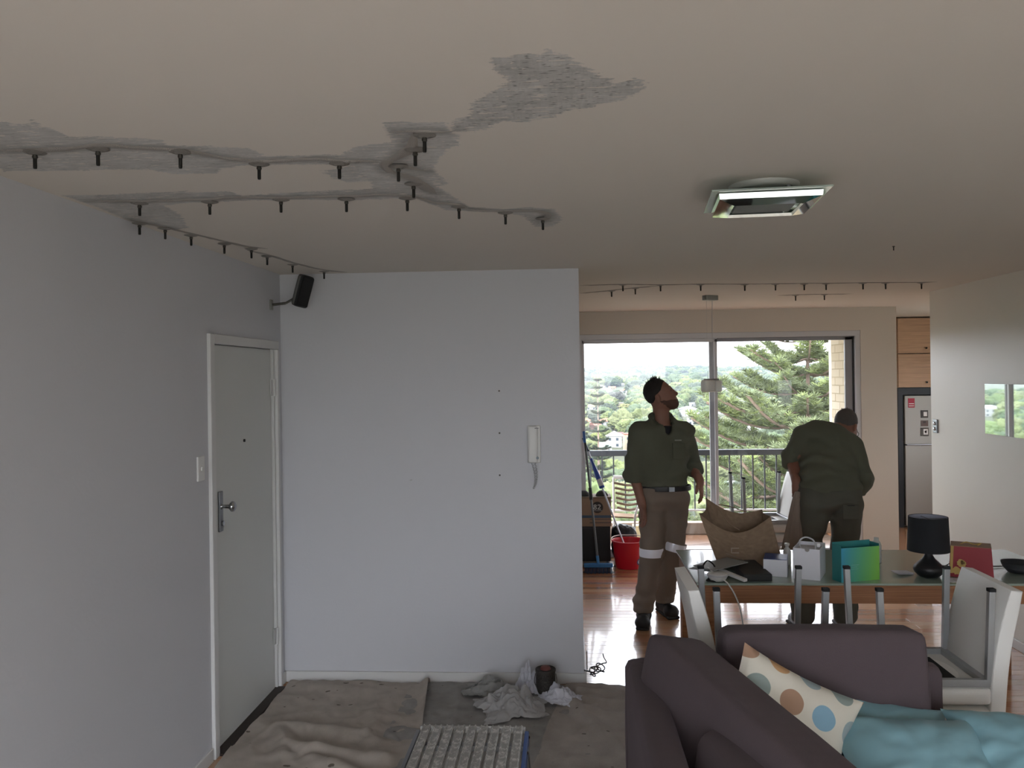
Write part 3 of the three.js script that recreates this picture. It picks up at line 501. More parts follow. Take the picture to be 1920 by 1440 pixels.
{
  const ord = ['first', 'second', 'third', 'fourth', 'fifth', 'sixth', 'seventh', 'eighth', 'ninth', 'tenth'];
  const where = { front: ['from the left along the front ceiling crack', 'ports along the front crack'], second: ['from the left along the second ceiling crack', 'ports along the second crack'], edge: ['from the left in the row beside the left wall', 'ports beside the left wall'], dining: ['from the left along the long dining room crack', 'ports along the dining room crack'] };
  const odd = { junction: ['black injection port nearest the big scraped patch', 'black injection port just left below the scraped patch', 'black injection port in the loop where the cracks meet', 'black injection port between the crack loop and second crack'], dining2: ['injection port at the partition end of the slanting dining crack', 'injection port at the inner end of the slanting dining crack'], dining3: ['left port of the two on the short crack behind the pendant', 'right port of the two on the short crack near the kitchen'] };
  const collar = join([cyl(0.022, 0.031, 0.003, 0, -0.0050, 0, 20), cyl(0.010, 0.017, 0.004, 0, -0.008, 0, 16)]), body = join([cyl(0.0064, 0.0066, 0.013, 0, -0.014, 0, 12), cyl(0.0078, 0.0078, 0.004, 0, -0.016, 0, 6)]), rod = join([cyl(0.0052, 0.0052, 0.028, 0, -0.032, 0, 12), cyl(0.0042, 0.005, 0.004, 0, -0.047, 0, 12)]);
  for (const [row, list] of Object.entries(PORTS)) list.forEach(([x, d], i) => {
    const t = thing('injection_port', where[row] ? ord[i] + ' black injection port ' + where[row][0] : odd[row][i], 'injection port', [x, CEIL, -d], i * 0.7, where[row]?.[1]);
    mesh('putty_collar', collar, M.sealant, t); mesh('nut', body, M.portSteel, t); mesh('stem', rod, M.port, t);
  });
  const hk = solo('ceiling_hook', 'small bare screw hook in the ceiling right of the square lamp', 'hook', join([cyl(0.003, 0.003, 0.022, 0, -0.011, 0, 8), cyl(0.007, 0.007, 0.003, 0, -0.0015, 0, 12)]), M.port, [1.70, CEIL, -4.52]);
}
// ---------------------------------------------------------------- entrance door
{
  const d = structGroup('door_1'), X = XL;
  M.door = std(0xcfd1ce, 0.42);
  const leaf = mesh('door_leaf', rbox(0.04, 2.025, 0.862, 0.003, X - 0.034, 1.0225, -4.575), M.door, d);
  mesh('architrave', join([rbox(0.02, 2.085, 0.052, 0.004, X + 0.008, 1.0425, -4.092), rbox(0.02, 0.05, 0.947, 0.004, X + 0.008, 2.061, -4.5915), rbox(0.02, 2.035, 0.03, 0.004, X + 0.008, 1.0175, -5.05)]), M.trim, d);
  mesh('jamb', join([box(X - 0.11, X - 0.001, 0, 2.044, -4.135, -4.101), box(X - 0.11, X - 0.001, 2.045, 2.059, -5.039, -4.101), box(X - 0.11, X - 0.001, 0, 2.044, -5.039, -5.015)]), M.trim, d);
  M.chrome = std(0xb9bcc0, 0.18, { metalness: 1 }); M.chromeDull = std(0x8b8e92, 0.35, { metalness: 1 });
  const h = mesh('lock_plate', rbox(0.012, 0.205, 0.042, 0.004, X - 0.008, 1.19, -4.225), M.chromeDull, d);
  mesh('knob', (() => { const g = lathe([[0.0001, 0.075], [0.014, 0.074], [0.025, 0.066], [0.027, 0.055], [0.02, 0.047], [0.010, 0.042], [0.009, 0.008], [0.016, 0.004], [0.016, 0]], 28); g.rotateZ(-Math.PI / 2); g.translate(X - 0.004, 1.215, -4.225); return g; })(), M.chrome, d);
  mesh('cylinder_lock', (() => { const g = cyl(0.013, 0.013, 0.012, 0, 0, 0, 20); g.rotateZ(Math.PI / 2); g.translate(X + 0.002, 1.13, -4.225); return g; })(), M.chrome, d);
  mesh('strike_plate', rbox(0.004, 0.08, 0.02, 0.001, X - 0.001, 1.14, -4.127), M.chromeDull, d);
  mesh('peephole', (() => { const g = cyl(0.008, 0.008, 0.008, 0, 0, 0, 16); g.rotateZ(Math.PI / 2); g.translate(X - 0.011, 1.524, -4.565); return g; })(), M.port, d);
  for (const y of [1.806, 0.32]) mesh('hinge', join([bar([X + 0.004, y - 0.05, -5.012], [X + 0.004, y + 0.05, -5.012], 0.0065, 12), rbox(0.004, 0.095, 0.03, 0.001, X - 0.008, y, -4.997)]), M.trim, d);
  mesh('threshold', join([box(X - 0.12, X + 0.045, 0, 0.012, -5.03, -4.11)]), std(0x2b211b, 0.6), d);  // dark brown strip on the floor along the foot of the door
}
// ---------------------------------------------------------------- on the walls
M.plastic = std(0xdcdcda, 0.4); M.plasticGrey = std(0xb7b8ba, 0.45);
{
  const s = thing('light_switch', 'white upright light switch on the left wall before the door', 'light switch', [XL, 1.435, -3.965]);
  mesh('plate', rbox(0.01, 0.118, 0.074, 0.004, 0.005, 0, 0), M.plastic, s);
  mesh('rocker', rbox(0.008, 0.022, 0.014, 0.003, 0.012, 0, 0), M.plastic, s);
}
{
  const s = thing('switch_plate', 'metal switch plate with two buttons on the right wall end', 'light switch', [XR, 1.41, -7.06]);
  mesh('plate', rbox(0.012, 0.108, 0.075, 0.004, -0.006, 0, 0), M.chromeDull, s);
  for (const y of [0.022, -0.022]) mesh('button', (() => { const g = lathe([[0.0001, 0.013], [0.010, 0.012], [0.014, 0.007], [0.014, 0]], 20); g.rotateZ(Math.PI / 2); g.translate(-0.011, y, 0.004); return g; })(), M.chrome, s);
}
{
  const m = thing('mirror', 'small frameless mirror on the right wall showing trees and window', 'mirror', [XR, 1.582, -5.86]);
  mesh('backing', rbox(0.008, 0.352, 0.74, 0.001, -0.004, 0, 0), std(0x5a5c5c, 0.6), m);
  mesh('mirror_glass', rbox(0.005, 0.352, 0.74, 0.0015, -0.0105, 0, 0), std(0xe9f0ee, 0.02, { metalness: 1 }), m);
}
{
  const t = thing('intercom_handset', 'white wall intercom with a handset hanging cord on the back wall', 'intercom', [-0.1935, 1.445, -DB]);
  mesh('base', rbox(0.078, 0.226, 0.02, 0.006, 0, 0, 0.01), M.plastic, t);
  mesh('handset', softBox(0.058, 0.216, 0.034, 0.012, 0.002, 8), M.plastic, t).position.set(-0.006, 0, 0.034);
  mesh('badge', (() => { const g = cyl(0.0085, 0.0085, 0.003, 0, 0, 0, 18); g.rotateX(Math.PI / 2); g.translate(0.021, -0.08, 0.0515); return g; })(), std(0x7f9099, 0.5), t);
  mesh('slot', rbox(0.024, 0.0035, 0.002, 0.0006, 0.018, 0.098, 0.0515), std(0x55555a, 0.6), t);
  const c = []; for (let i = 0; i <= 90; i++) { const a = i / 90, y = -0.11 - 0.155 * Math.sin(a * Math.PI), x = -0.006 + 0.021 * Math.sin(a * Math.PI * 2) * (a < 0.5 ? 1 : 1) * Math.cos(a * 3) + (a - 0.5) * 0.018; c.push([x + 0.003 * Math.cos(i * 1.9), y + 0.002 * Math.sin(i * 1.9), 0.014 + 0.004 * Math.sin(i * 1.9) + (a > 0.5 ? 0.008 : 0)]); }
  mesh('cord', tube(c, 0.0032, 6, 260), M.plasticGrey, t);
}
[[-0.401, 1.768, 'upper'], [-0.402, 1.513, 'middle'], [-0.404, 1.258, 'lowest']].forEach(([x, y, w]) => { const g = join([cyl(0.0055, 0.0055, 0.006, 0, 0, 0, 12), cyl(0.002, 0.002, 0.014, 0, 0.004, 0, 8)]); g.rotateX(Math.PI / 2); solo('wall_plug', w + ' dark screw plug in the back wall left of the intercom', 'wall plug', g, M.portSteel, [x, y, -DB + 0.001], 0, 'screw plugs beside the intercom'); });
{ const g = cyl(0.004, 0.004, 0.012, 0, 0, 0, 10); g.rotateX(Math.PI / 2); solo('picture_nail', 'lone small nail in the middle of the back wall', 'nail', join([g, rbox(0.016, 0.006, 0.004, 0.001, 0, 0, 0)]), M.plasticGrey, [-0.946, 1.232, -DB + 0.003]); }
{
  const t = thing('wall_speaker', 'black slanted loudspeaker on a bracket high in the left corner', 'speaker', [-1.6, 2.385, -5.0]);
  const sp = new THREE.Group(); sp.name = 'speaker_body'; sp.rotation.set(0.28, 0.62, -0.36); sp.position.set(0.045, -0.005, 0.0); t.add(sp);
  mesh('cabinet', softBox(0.082, 0.19, 0.075, 0.014, 0.002, 10), std(0x2a2b2d, 0.55), sp);
  mesh('grille', rbox(0.07, 0.176, 0.012, 0.005, 0.0, 0, 0.041), std(0x16171a, 0.8, { bumpMap: scaled(weave, 0.006), bumpScale: 0.0008 }), sp);
  mesh('side_trim', rbox(0.004, 0.17, 0.03, 0.002, -0.0425, 0, 0.006), std(0x6c6c69, 0.5), sp);
  mesh('bracket_arm', join([bar([-0.135, -0.085, 0.02], [-0.06, -0.075, 0.0], 0.008, 12), bar([-0.06, -0.075, 0.0], [0.0, -0.04, -0.01], 0.007, 12)]), std(0x55554f, 0.5, { metalness: 0.4 }), t);
  mesh('bracket_plate', rbox(0.01, 0.062, 0.04, 0.003, -0.14, -0.085, 0.02), std(0x8b8b85, 0.5), t);
}
// ---------------------------------------------------------------- square glass ceiling lamp (off)
{
  const t = thing('ceiling_lamp', 'square ceiling lamp with a clear rim and shiny slanted edges', 'lamp', [0.69, CEIL, -2.985], -0.09);
  mesh('canopy', lathe([[0.0001, -0.02], [0.10, -0.02], [0.115, -0.014], [0.118, 0]], 40), std(0xbdbdb8, 0.4), t);
  mesh('stem', join([cyl(0.012, 0.012, 0.03, 0.07, -0.033, 0.07, 12), cyl(0.012, 0.012, 0.03, -0.07, -0.033, -0.07, 12)]), M.chromeDull, t);
  mesh('upper_plate', rbox(0.38, 0.006, 0.38, 0.002, 0, -0.05, 0), phys(0xd9e6e0, 0.08, { transmission: 0.55, thickness: 0, ior: 1.5 }), t);
  mesh('diffuser', rbox(0.2, 0.02, 0.2, 0.006, 0, -0.066, 0), std(0x8d928f, 0.7), t);
  const fr = (o, i, y0, y1) => { const pos = [], idx = [], q = [[-1, -1], [1, -1], [1, 1], [-1, 1]]; for (let k = 0; k < 4; k++) { const a = q[k], b = q[(k + 1) % 4], n = pos.length / 3; pos.push(a[0] * o, y0, a[1] * o, b[0] * o, y0, b[1] * o, b[0] * i, y1, b[1] * i, a[0] * i, y1, a[1] * i); idx.push(n, n + 1, n + 2, n, n + 2, n + 3); } const g = new THREE.BufferGeometry(); g.setAttribute('position', new THREE.BufferAttribute(new Float32Array(pos), 3)); g.setIndex(idx); const f = g.toNonIndexed(); f.computeVertexNormals(); return f; };
  mesh('bevelled_mirror', join([fr(0.162, 0.112, -0.074, -0.088), fr(0.112, 0.108, -0.088, -0.078), fr(0.162, 0.164, -0.074, -0.056)]), std(0xdfe4df, 0.04, { metalness: 1 }), t);
}
// pendant over the dining side
{
  const t = thing('pendant_lamp', 'small white glass block pendant hanging on a thin cord before the mullion', 'lamp', [1.2, CEIL, -7.12], 0.5);
  mesh('ceiling_block', rbox(0.12, 0.04, 0.06, 0.004, 0, -0.02, 0), std(0x8d908d, 0.4, { metalness: 0.6 }), t);
  mesh('cord', tube([[0.02, -0.04, 0], [0.012, -0.2, 0.004], [0.018, -0.4, -0.003], [0.014, -0.7, 0]], 0.0028, 6, 30), M.plasticGrey, t);
  mesh('fine_wire', tube([[-0.04, -0.04, 0], [-0.04, -0.3, 0], [-0.035, -0.69, 0]], 0.0009, 5, 12), M.plasticGrey, t);
  const gl = phys(0xe8e8e4, 0.45, { transmission: 0.25, thickness: 0 });
  mesh('glass_shade', softBox(0.098, 0.098, 0.075, 0.014, 0.002, 8), gl, t).position.set(-0.035, -0.745, 0);
  mesh('glass_shade', softBox(0.062, 0.094, 0.07, 0.014, 0.002, 8), gl, t).position.set(0.05, -0.748, 0.01);
  mesh('fitting', rbox(0.12, 0.012, 0.05, 0.003, 0, -0.692, 0), M.chromeDull, t);
}
// ---------------------------------------------------------------- kitchen corner: fridge in a dark surround, cupboards above
{
  const Z = -10.4;
  M.beech = std(0xffffff, 0.55, { map: scaled(woodTex([0.78, 0.64, 0.52], 40), 1.2, 0.5) });
  const u = thing('fridge_surround', 'dark navy panel surround framing the fridge', 'cabinet', [4.35, 0, Z + 0.0]);
  mesh('side_panel', box(-0.415, -0.36, 0, 1.655, -0.08, 0.01), std(0x23272c, 0.5), u); mesh('side_panel', box(0.40, 0.45, 0, 1.655, -0.08, 0.01), std(0x23272c, 0.5), u);
  mesh('top_panel', box(-0.36, 0.40, 1.575, 1.655, -0.08, 0.01), std(0x23272c, 0.5), u);
  const cup = (y0, y1, lab) => { const c = thing('wall_cupboard', lab, 'cupboard', [4.35, 0, Z]); mesh('carcass', box(-0.41, 0.45, y0, y1, -0.09, -0.02), M.beech, c); const dr = mesh('cupboard_door', rbox(0.85, y1 - y0 - 0.008, 0.02, 0.002, 0.02, (y0 + y1) / 2, 0), M.beech, c); mesh('knob', (() => { const g = lathe([[0.0001, 0.022], [0.011, 0.02], [0.011, 0.012], [0.005, 0.006], [0.005, 0]], 16); g.rotateX(Math.PI / 2); g.translate(-0.085, y0 + 0.06, 0.01); return g; })(), M.port, dr); };
  cup(2.066, 2.486, 'upper beech cupboard under the kitchen ceiling'); cup(1.66, 2.06, 'lower beech cupboard just above the fridge');
  const f = thing('fridge', 'grey steel two-door fridge with magnets in the kitchen', 'fridge', [4.35, 0, Z]);
  M.fridge = std(0xa9a69f, 0.5, { metalness: 0.3 });
  mesh('body', box(-0.35, 0.395, 0.02, 1.57, -0.09, -0.03), std(0x2b2d30, 0.6), f);
  const dr1 = mesh('freezer_door', rbox(0.73, 0.575, 0.05, 0.006, 0.022, 1.275, 0), M.fridge, f), dr2 = mesh('fridge_door', rbox(0.73, 0.95, 0.05, 0.006, 0.022, 0.5, 0), M.fridge, f);
  mesh('handle', rbox(0.7, 0.014, 0.02, 0.004, 0.022, 0.981, 0.03), M.chrome, f);
  const card = (lab, x, y, w, h, col, mark) => { const c = thing('fridge_magnet', lab, 'magnet', [4.35 + x, y, Z + 0.028]); mesh('card', rbox(w, h, 0.003, 0.0008), col, c); for (const [a, b, ww, hh, m] of mark) mesh('print', rbox(ww, hh, 0.001, 0.0003, a, b, 0.002), m, c); };
  const white = std(0xe8e4e0, 0.6), dk = std(0x4a4644, 0.6), red = std(0xb3243f, 0.5);
  card('red card magnet with white lines on the freezer door', -0.268, 1.478, 0.075, 0.11, red, [[0, -0.01, 0.06, 0.008, white], [0, -0.035, 0.06, 0.008, white]]);
  card('upper dark photo magnet at the freezer door edge', -0.12, 1.345, 0.085, 0.09, dk, [[0.01, 0, 0.04, 0.05, white]]);
  card('brown photo magnet between two dark ones', -0.12, 1.235, 0.085, 0.07, std(0x6b5a55, 0.6), [[0.0, 0.015, 0.03, 0.02, dk]]);
  card('lower photo magnet with a white middle', -0.12, 1.135, 0.095, 0.1, std(0x57524c, 0.6), [[0.012, 0, 0.05, 0.065, white], [0.012, 0, 0.02, 0.03, dk]]);
}
// ---------------------------------------------------------------- drop sheets
const R30 = rng(31);
const spots = (base, seed) => { const S = []; const r = rng(seed); for (let k = 0; k < 26; k++) S.push([r(), r(), 0.002 + r() * r() * 0.014]); const f = tile((i, j) => fbm(i / 40, j / 40, seed, 4), 512), w = tile((i, j) => N3(i / 2.2, j / 2.2, seed), 512);
  return dataTex(512, 512, (i, j) => { let v = f(i, j) * 0.10 + w(i, j) * 0.03, s = 0; for (const [a, b, r2] of S) { const dx = Math.abs(i / 512 - a), dy = Math.abs(j / 512 - b), d = Math.hypot(Math.min(dx, 1 - dx), Math.min(dy, 1 - dy) * 1.8) + 0.004 * N3(i / 8, j / 8, 2); if (d < r2) s = Math.max(s, 0.30); } return base.map((b) => b + v - s); }); };
M.sheetA = std(0xffffff, 0.95, { map: scaled(spots([0.70, 0.665, 0.625], 3), 1.1), bumpMap: scaled(weave, 0.02), bumpScale: 0.0006 });
M.sheetB = std(0xffffff, 0.95, { map: scaled(spots([0.60, 0.59, 0.575], 8), 0.9), bumpMap: scaled(weave, 0.02), bumpScale: 0.0006 });
M.sheetC = std(0xffffff, 0.95, { map: scaled(spots([0.66, 0.63, 0.60], 12), 1.3), bumpMap: scaled(weave, 0.02), bumpScale: 0.0006 });
// corners in order: far left, far right, near right, near left ([x, d]); folds: [x0, d0, x1, d1, height, width]
function dropSheet(name, label, mat, c, lift, folds, seed, n = 110) {
  const pos = [], uv = [], idx = [];
  const H = (x, d) => { let y = 0; for (const [x0, d0, x1, d1, h, w] of folds) { const ex = x1 - x0, ed = d1 - d0, t = clamp(((x - x0) * ex + (d - d0) * ed) / (ex * ex + ed * ed), 0, 1), q = Math.hypot(x - x0 - ex * t + 0.02 * N3(x * 6, d * 6, seed), d - d0 - ed * t + 0.02 * N3(d * 6, x * 6, seed)); y = Math.max(y, h * Math.exp(-((q / w) ** 2)) * (0.7 + 0.5 * N3(t * 3, seed, 2)) * smooth(0, 0.12, t) ** 0.5); }
    return y + Math.max(0, 0.016 * fbm(x * 3.2 + seed, d * 3.2, seed, 3)) + 0.014 * Math.max(0, 0.3 - Math.abs(N3(x * 2.3 + seed, d * 3.1, 9))) * 2.4 + 0.008 * Math.max(0, 0.25 - Math.abs(N3(x * 5.1 + seed, d * 4.3, 19))) * 3 + 0.006 * fbm(x * 14, d * 14, seed, 3); };
  for (let j = 0; j <= n; j++) for (let i = 0; i <= n; i++) {
    const u = i / n, v = j / n, e = 0.03 * N3(u * 5 + seed, v * 5, 3);
    let x = lerp(lerp(c[0][0], c[1][0], u), lerp(c[3][0], c[2][0], u), v) + e * (1 - Math.abs(2 * v - 1)) * (u < 0.04 || u > 0.96 ? 1 : 0.6), d = lerp(lerp(c[0][1], c[1][1], u), lerp(c[3][1], c[2][1], u), v) + 0.025 * N3(u * 4, v * 4 + seed, 6) * (1 - Math.abs(2 * u - 1));
    d = Math.min(d, 5.128); x = Math.max(x, XL + 0.02); pos.push(x, lift + Math.max(0, H(x, d)), -d); uv.push(x, d);
  }
  for (let j = 0; j < n; j++) for (let i = 0; i < n; i++) { const a = j * (n + 1) + i; idx.push(a, a + n + 1, a + n + 2, a, a + n + 2, a + 1); }
  const g = new THREE.BufferGeometry(); g.setAttribute('position', new THREE.BufferAttribute(new Float32Array(pos), 3)); g.setAttribute('uv', new THREE.BufferAttribute(new Float32Array(uv), 2)); g.setIndex(idx); g.computeVertexNormals();
  return solo(name, label, 'drop sheet', g, mat, [0, 0, 0]);
}
dropSheet('drop_sheet', 'grey canvas drop sheet under the rags along the back wall', M.sheetB, [[-0.95, 5.11], [0.02, 5.11], [0.18, 3.3], [-0.95, 3.3]], 0.003, [[-0.6, 5.05, -0.1, 5.0, 0.01, 0.03]], 2);
dropSheet('drop_sheet', 'beige crumpled canvas drop sheet spread before the door', M.sheetA, [[-1.70, 5.12], [-0.84, 5.12], [-0.66, 3.2], [-1.69, 3.2]], 0.006, [[-0.86, 5.12, -0.70, 4.45, 0.10, 0.05], [-1.6, 4.45, -1.05, 4.35, 0.05, 0.05], [-1.5, 4.25, -0.9, 4.05, 0.055, 0.05], [-1.55, 4.6, -1.4, 4.1, 0.035, 0.05], [-1.66, 5.05, -1.2, 4.95, 0.03, 0.06], [-1.1, 4.7, -0.95, 4.1, 0.03, 0.05], [-1.3, 4.1, -0.85, 3.8, 0.05, 0.05]], 5, 150);
dropSheet('drop_sheet', 'light drop sheet rumpled beside the sofa', M.sheetC, [[-0.02, 5.10], [0.34, 5.08], [0.5, 3.0], [-0.35, 3.0]], 0.009, [[0.02, 5.0, 0.3, 4.96, 0.03, 0.03], [0.05, 4.85, 0.3, 4.8, 0.03, 0.03], [0.04, 4.72, 0.3, 4.64, 0.025, 0.03], [-0.02, 4.9, 0.25, 4.2, 0.035, 0.045], [0.1, 4.5, 0.3, 4.1, 0.03, 0.04]], 9);
dropSheet('drop_sheet', 'unseen drop sheet added over the near floor for neutral bounce light', M.sheetA, [[-1.66, 3.3], [2.9, 3.1], [2.9, -1.2], [-1.66, -1.2]], 0.001, [[-1.2, 2.6, 0.1, 2.3, 0.03, 0.05]], 14, 60);  // out of view; added so light bounced onto the ceiling is less red
// crumpled rag: a folded blob of cloth
function rag(label, pos, w, d, h, seed, mat, turn) {
  const n = 64, g = new THREE.PlaneGeometry(1, 1, n, n), p = g.attributes.position;
  for (let i = 0; i < p.count; i++) { const u = p.getX(i) * 2, v = p.getY(i) * 2, r = Math.hypot(u, v) / 1.2, k = 1 + 0.28 * N3(Math.atan2(v, u) * 1.3, seed, 2); const rid = Math.abs(fbm(u * 1.9 + seed, v * 1.9, seed, 3)); p.setXYZ(i, u * w / 2 * k + 0.02 * N3(u * 4, v * 4, seed + 4), Math.max(0.0, h * (1 - smooth(0.2, 1, r)) * (0.45 + 1.9 * rid) + 0.012 * fbm(u * 6, v * 6, seed, 3) + 0.004), -v * d / 2 * k + 0.02 * N3(v * 4, u * 4, seed + 8)); }
  g.computeVertexNormals(); return solo('rag', label, 'rag', g, mat, pos, turn);
}
M.ragGrey = std(0xb3b3b3, 0.95, { bumpMap: scaled(weave, 0.1), bumpScale: 0.001 }); M.ragWhite = std(0xd2d3dc, 0.95, { bumpMap: scaled(weave, 0.1), bumpScale: 0.001 });
rag('large grey white crumpled rag heaped in front of the paint tin', [-0.315, 0.018, -4.72], 0.36, 0.34, 0.11, 3, M.ragGrey, 0.3);
rag('white rag twisted along the right of the paint tin', [-0.06, 0.022, -4.86], 0.26, 0.18, 0.07, 7, M.ragWhite, -0.5);
rag('pale bluish rag hanging against the left side of the paint tin', [-0.245, 0.022, -4.965], 0.13, 0.16, 0.15, 11, M.ragWhite, 0.5);
rag('dull grey rag flattened against the skirting left of the tin', [-0.45, 0.016, -4.98], 0.34, 0.15, 0.06, 15, std(0x8f8f8d, 0.95), 0.1);
{
  const t = thing('paint_tin', 'dark stained paint tin with a reddish lid on the rags', 'tin', [-0.137, 0.02, -4.935]);
  M.tin = std(0xffffff, 0.55, { map: scaled(mottle([0.22, 0.205, 0.19], 0.35, 8, 14), 0.2), metalness: 0.25 });
  mesh('can', lathe([[0.0001, 0], [0.056, 0], [0.058, 0.004], [0.056, 0.01], [0.056, 0.125], [0.059, 0.132], [0.059, 0.142], [0.054, 0.146], [0.05, 0.138], [0.0001, 0.138]], 40), M.tin, t);
  mesh('lid', lathe([[0.0001, 0.158], [0.02, 0.158], [0.028, 0.152], [0.031, 0.14]], 28), std(0x6d3a36, 0.6), t);
  mesh('handle', tube([[-0.059, 0.115, 0], [-0.062, 0.07, 0.03], [0, 0.03, 0.063], [0.062, 0.07, 0.03], [0.059, 0.115, 0]], 0.0018, 6, 40), M.portSteel, t);
}
{
  const pts = []; for (let k = 0; k <= 70; k++) { const a = k * 0.52, r = 0.028 + 0.014 * Math.sin(k * 0.31); pts.push([Math.cos(a) * r + 0.001 * k, 0.012 + 0.022 * (1 + Math.sin(a * 0.7)) + k * 0.0007, Math.sin(a) * r * 0.7]); } pts.push([0.1, 0.1, -0.01], [0.085, 0.13, -0.02], [0.08, 0.15, -0.02]);
  const t = thing('loose_cable', 'dark cable curled in loops at the partition end', 'cable', [0.125, 0.012, -5.19]); mesh('wire', tube(pts, 0.0035, 6, 320), std(0x3a3430, 0.6), t);
  mesh('wall_socket', rbox(0.006, 0.11, 0.02, 0.002, -0.018, 0.12, 0.01), std(0x6d6256, 0.6), t);
}
// aluminium work platform, slats running away from the camera
{
  const t = thing('work_platform', 'paint splashed aluminium work platform with slatted deck', 'work platform', [-0.377, 0, -2.83], 0.0);
  M.platform = std(0xffffff, 0.42, { metalness: 0.45, map: scaled(dataTex(256, 256, (i, j) => { const f = fbm(i / 26, j / 26, 4, 5), s = smooth(0.02, 0.2, f), v = lerp(0.64, 0.86, smooth(-0.15, 0.35, f)) + 0.05 * N3(i / 3, j / 3, 2); return [v, v * 0.995, v * 0.97]; }), 0.23) });
  M.blue = std(0x2f5596, 0.5);
  const L = 0.94, top = 0.5, hw = 0.205;
  for (let k = 0; k < 9; k++) { const x = -hw + 0.026 + k * ((2 * hw - 0.052) / 8); const s = mesh('slat', join([rbox(0.034, 0.016, L, 0.003, x, top - 0.008, 0), rbox(0.005, 0.005, L, 0.001, x - 0.011, top + 0.001, 0), rbox(0.005, 0.005, L, 0.001, x + 0.011, top + 0.001, 0)]), M.platform, t); }
  for (const z of [-L / 2 + 0.006, L / 2 - 0.006]) mesh('end_cap', rbox(2 * hw, 0.024, 0.012, 0.002, 0, top - 0.013, z), M.platform, t);
  for (const z of [-0.34, 0, 0.34]) mesh('cross_bar', rbox(2 * hw, 0.022, 0.03, 0.003, 0, top - 0.028, z), M.chromeDull, t);
  for (const s of [-1, 1]) mesh('side_rail', rbox(0.016, 0.055, L - 0.04, 0.003, s * (hw + 0.006), top - 0.038, 0), s > 0 ? M.blue : M.chromeDull, t);
  for (const sx of [-1, 1]) for (const sz of [-1, 1]) { const lg = mesh('leg', beam([sx * hw, top - 0.05, sz * 0.38], [sx * (hw + 0.03), 0.03, sz * 0.42], 0.03, 0.045), M.chromeDull, t); mesh('rubber_foot', rbox(0.04, 0.026, 0.055, 0.005, sx * (hw + 0.031), 0.031, sz * 0.422), M.port, lg); }
  for (const sz of [-1, 1]) mesh('rung', bar([-hw - 0.01, 0.24, sz * 0.4], [hw + 0.01, 0.24, sz * 0.4], 0.014, 12), M.chromeDull, t);
  for (const z of [-0.44, -0.3]) mesh('rivet', (() => { const g = lathe([[0.0001, 0.005], [0.006, 0.003], [0.008, 0]], 12); g.rotateZ(-Math.PI / 2); g.translate(hw + 0.014, top - 0.03, z); return g; })(), M.chrome, t);
}
// ---------------------------------------------------------------- dining table
{
  const t = thing('dining_table', 'long dining table with green grey frosted glass top and brown timber apron', 'table', [1.69, 0, -5.01]);
  M.tableWood = std(0xffffff, 0.4, { map: scaled(woodTex([0.58, 0.40, 0.27], 60), 0.9, 0.25) });
  M.tableGlass = phys(0x93a398, 0.24, { clearcoat: 0.5, clearcoatRoughness: 0.08 });
  mesh('table_top', rbox(2.02, 0.012, 0.87, 0.003, 0, 0.739, 0), M.tableGlass, t);
  for (const s of [-1, 1]) { mesh('apron', rbox(1.98, 0.095, 0.03, 0.003, 0, 0.685, s * 0.415), M.tableWood, t); mesh('apron', rbox(0.03, 0.095, 0.80, 0.003, s * 0.975, 0.685, 0), M.tableWood, t); }
  for (const sx of [-1, 1]) for (const sz of [-1, 1]) mesh('leg', rbox(0.085, 0.733, 0.085, 0.004, sx * 0.945, 0.3665, sz * 0.385), M.tableWood, t);
}
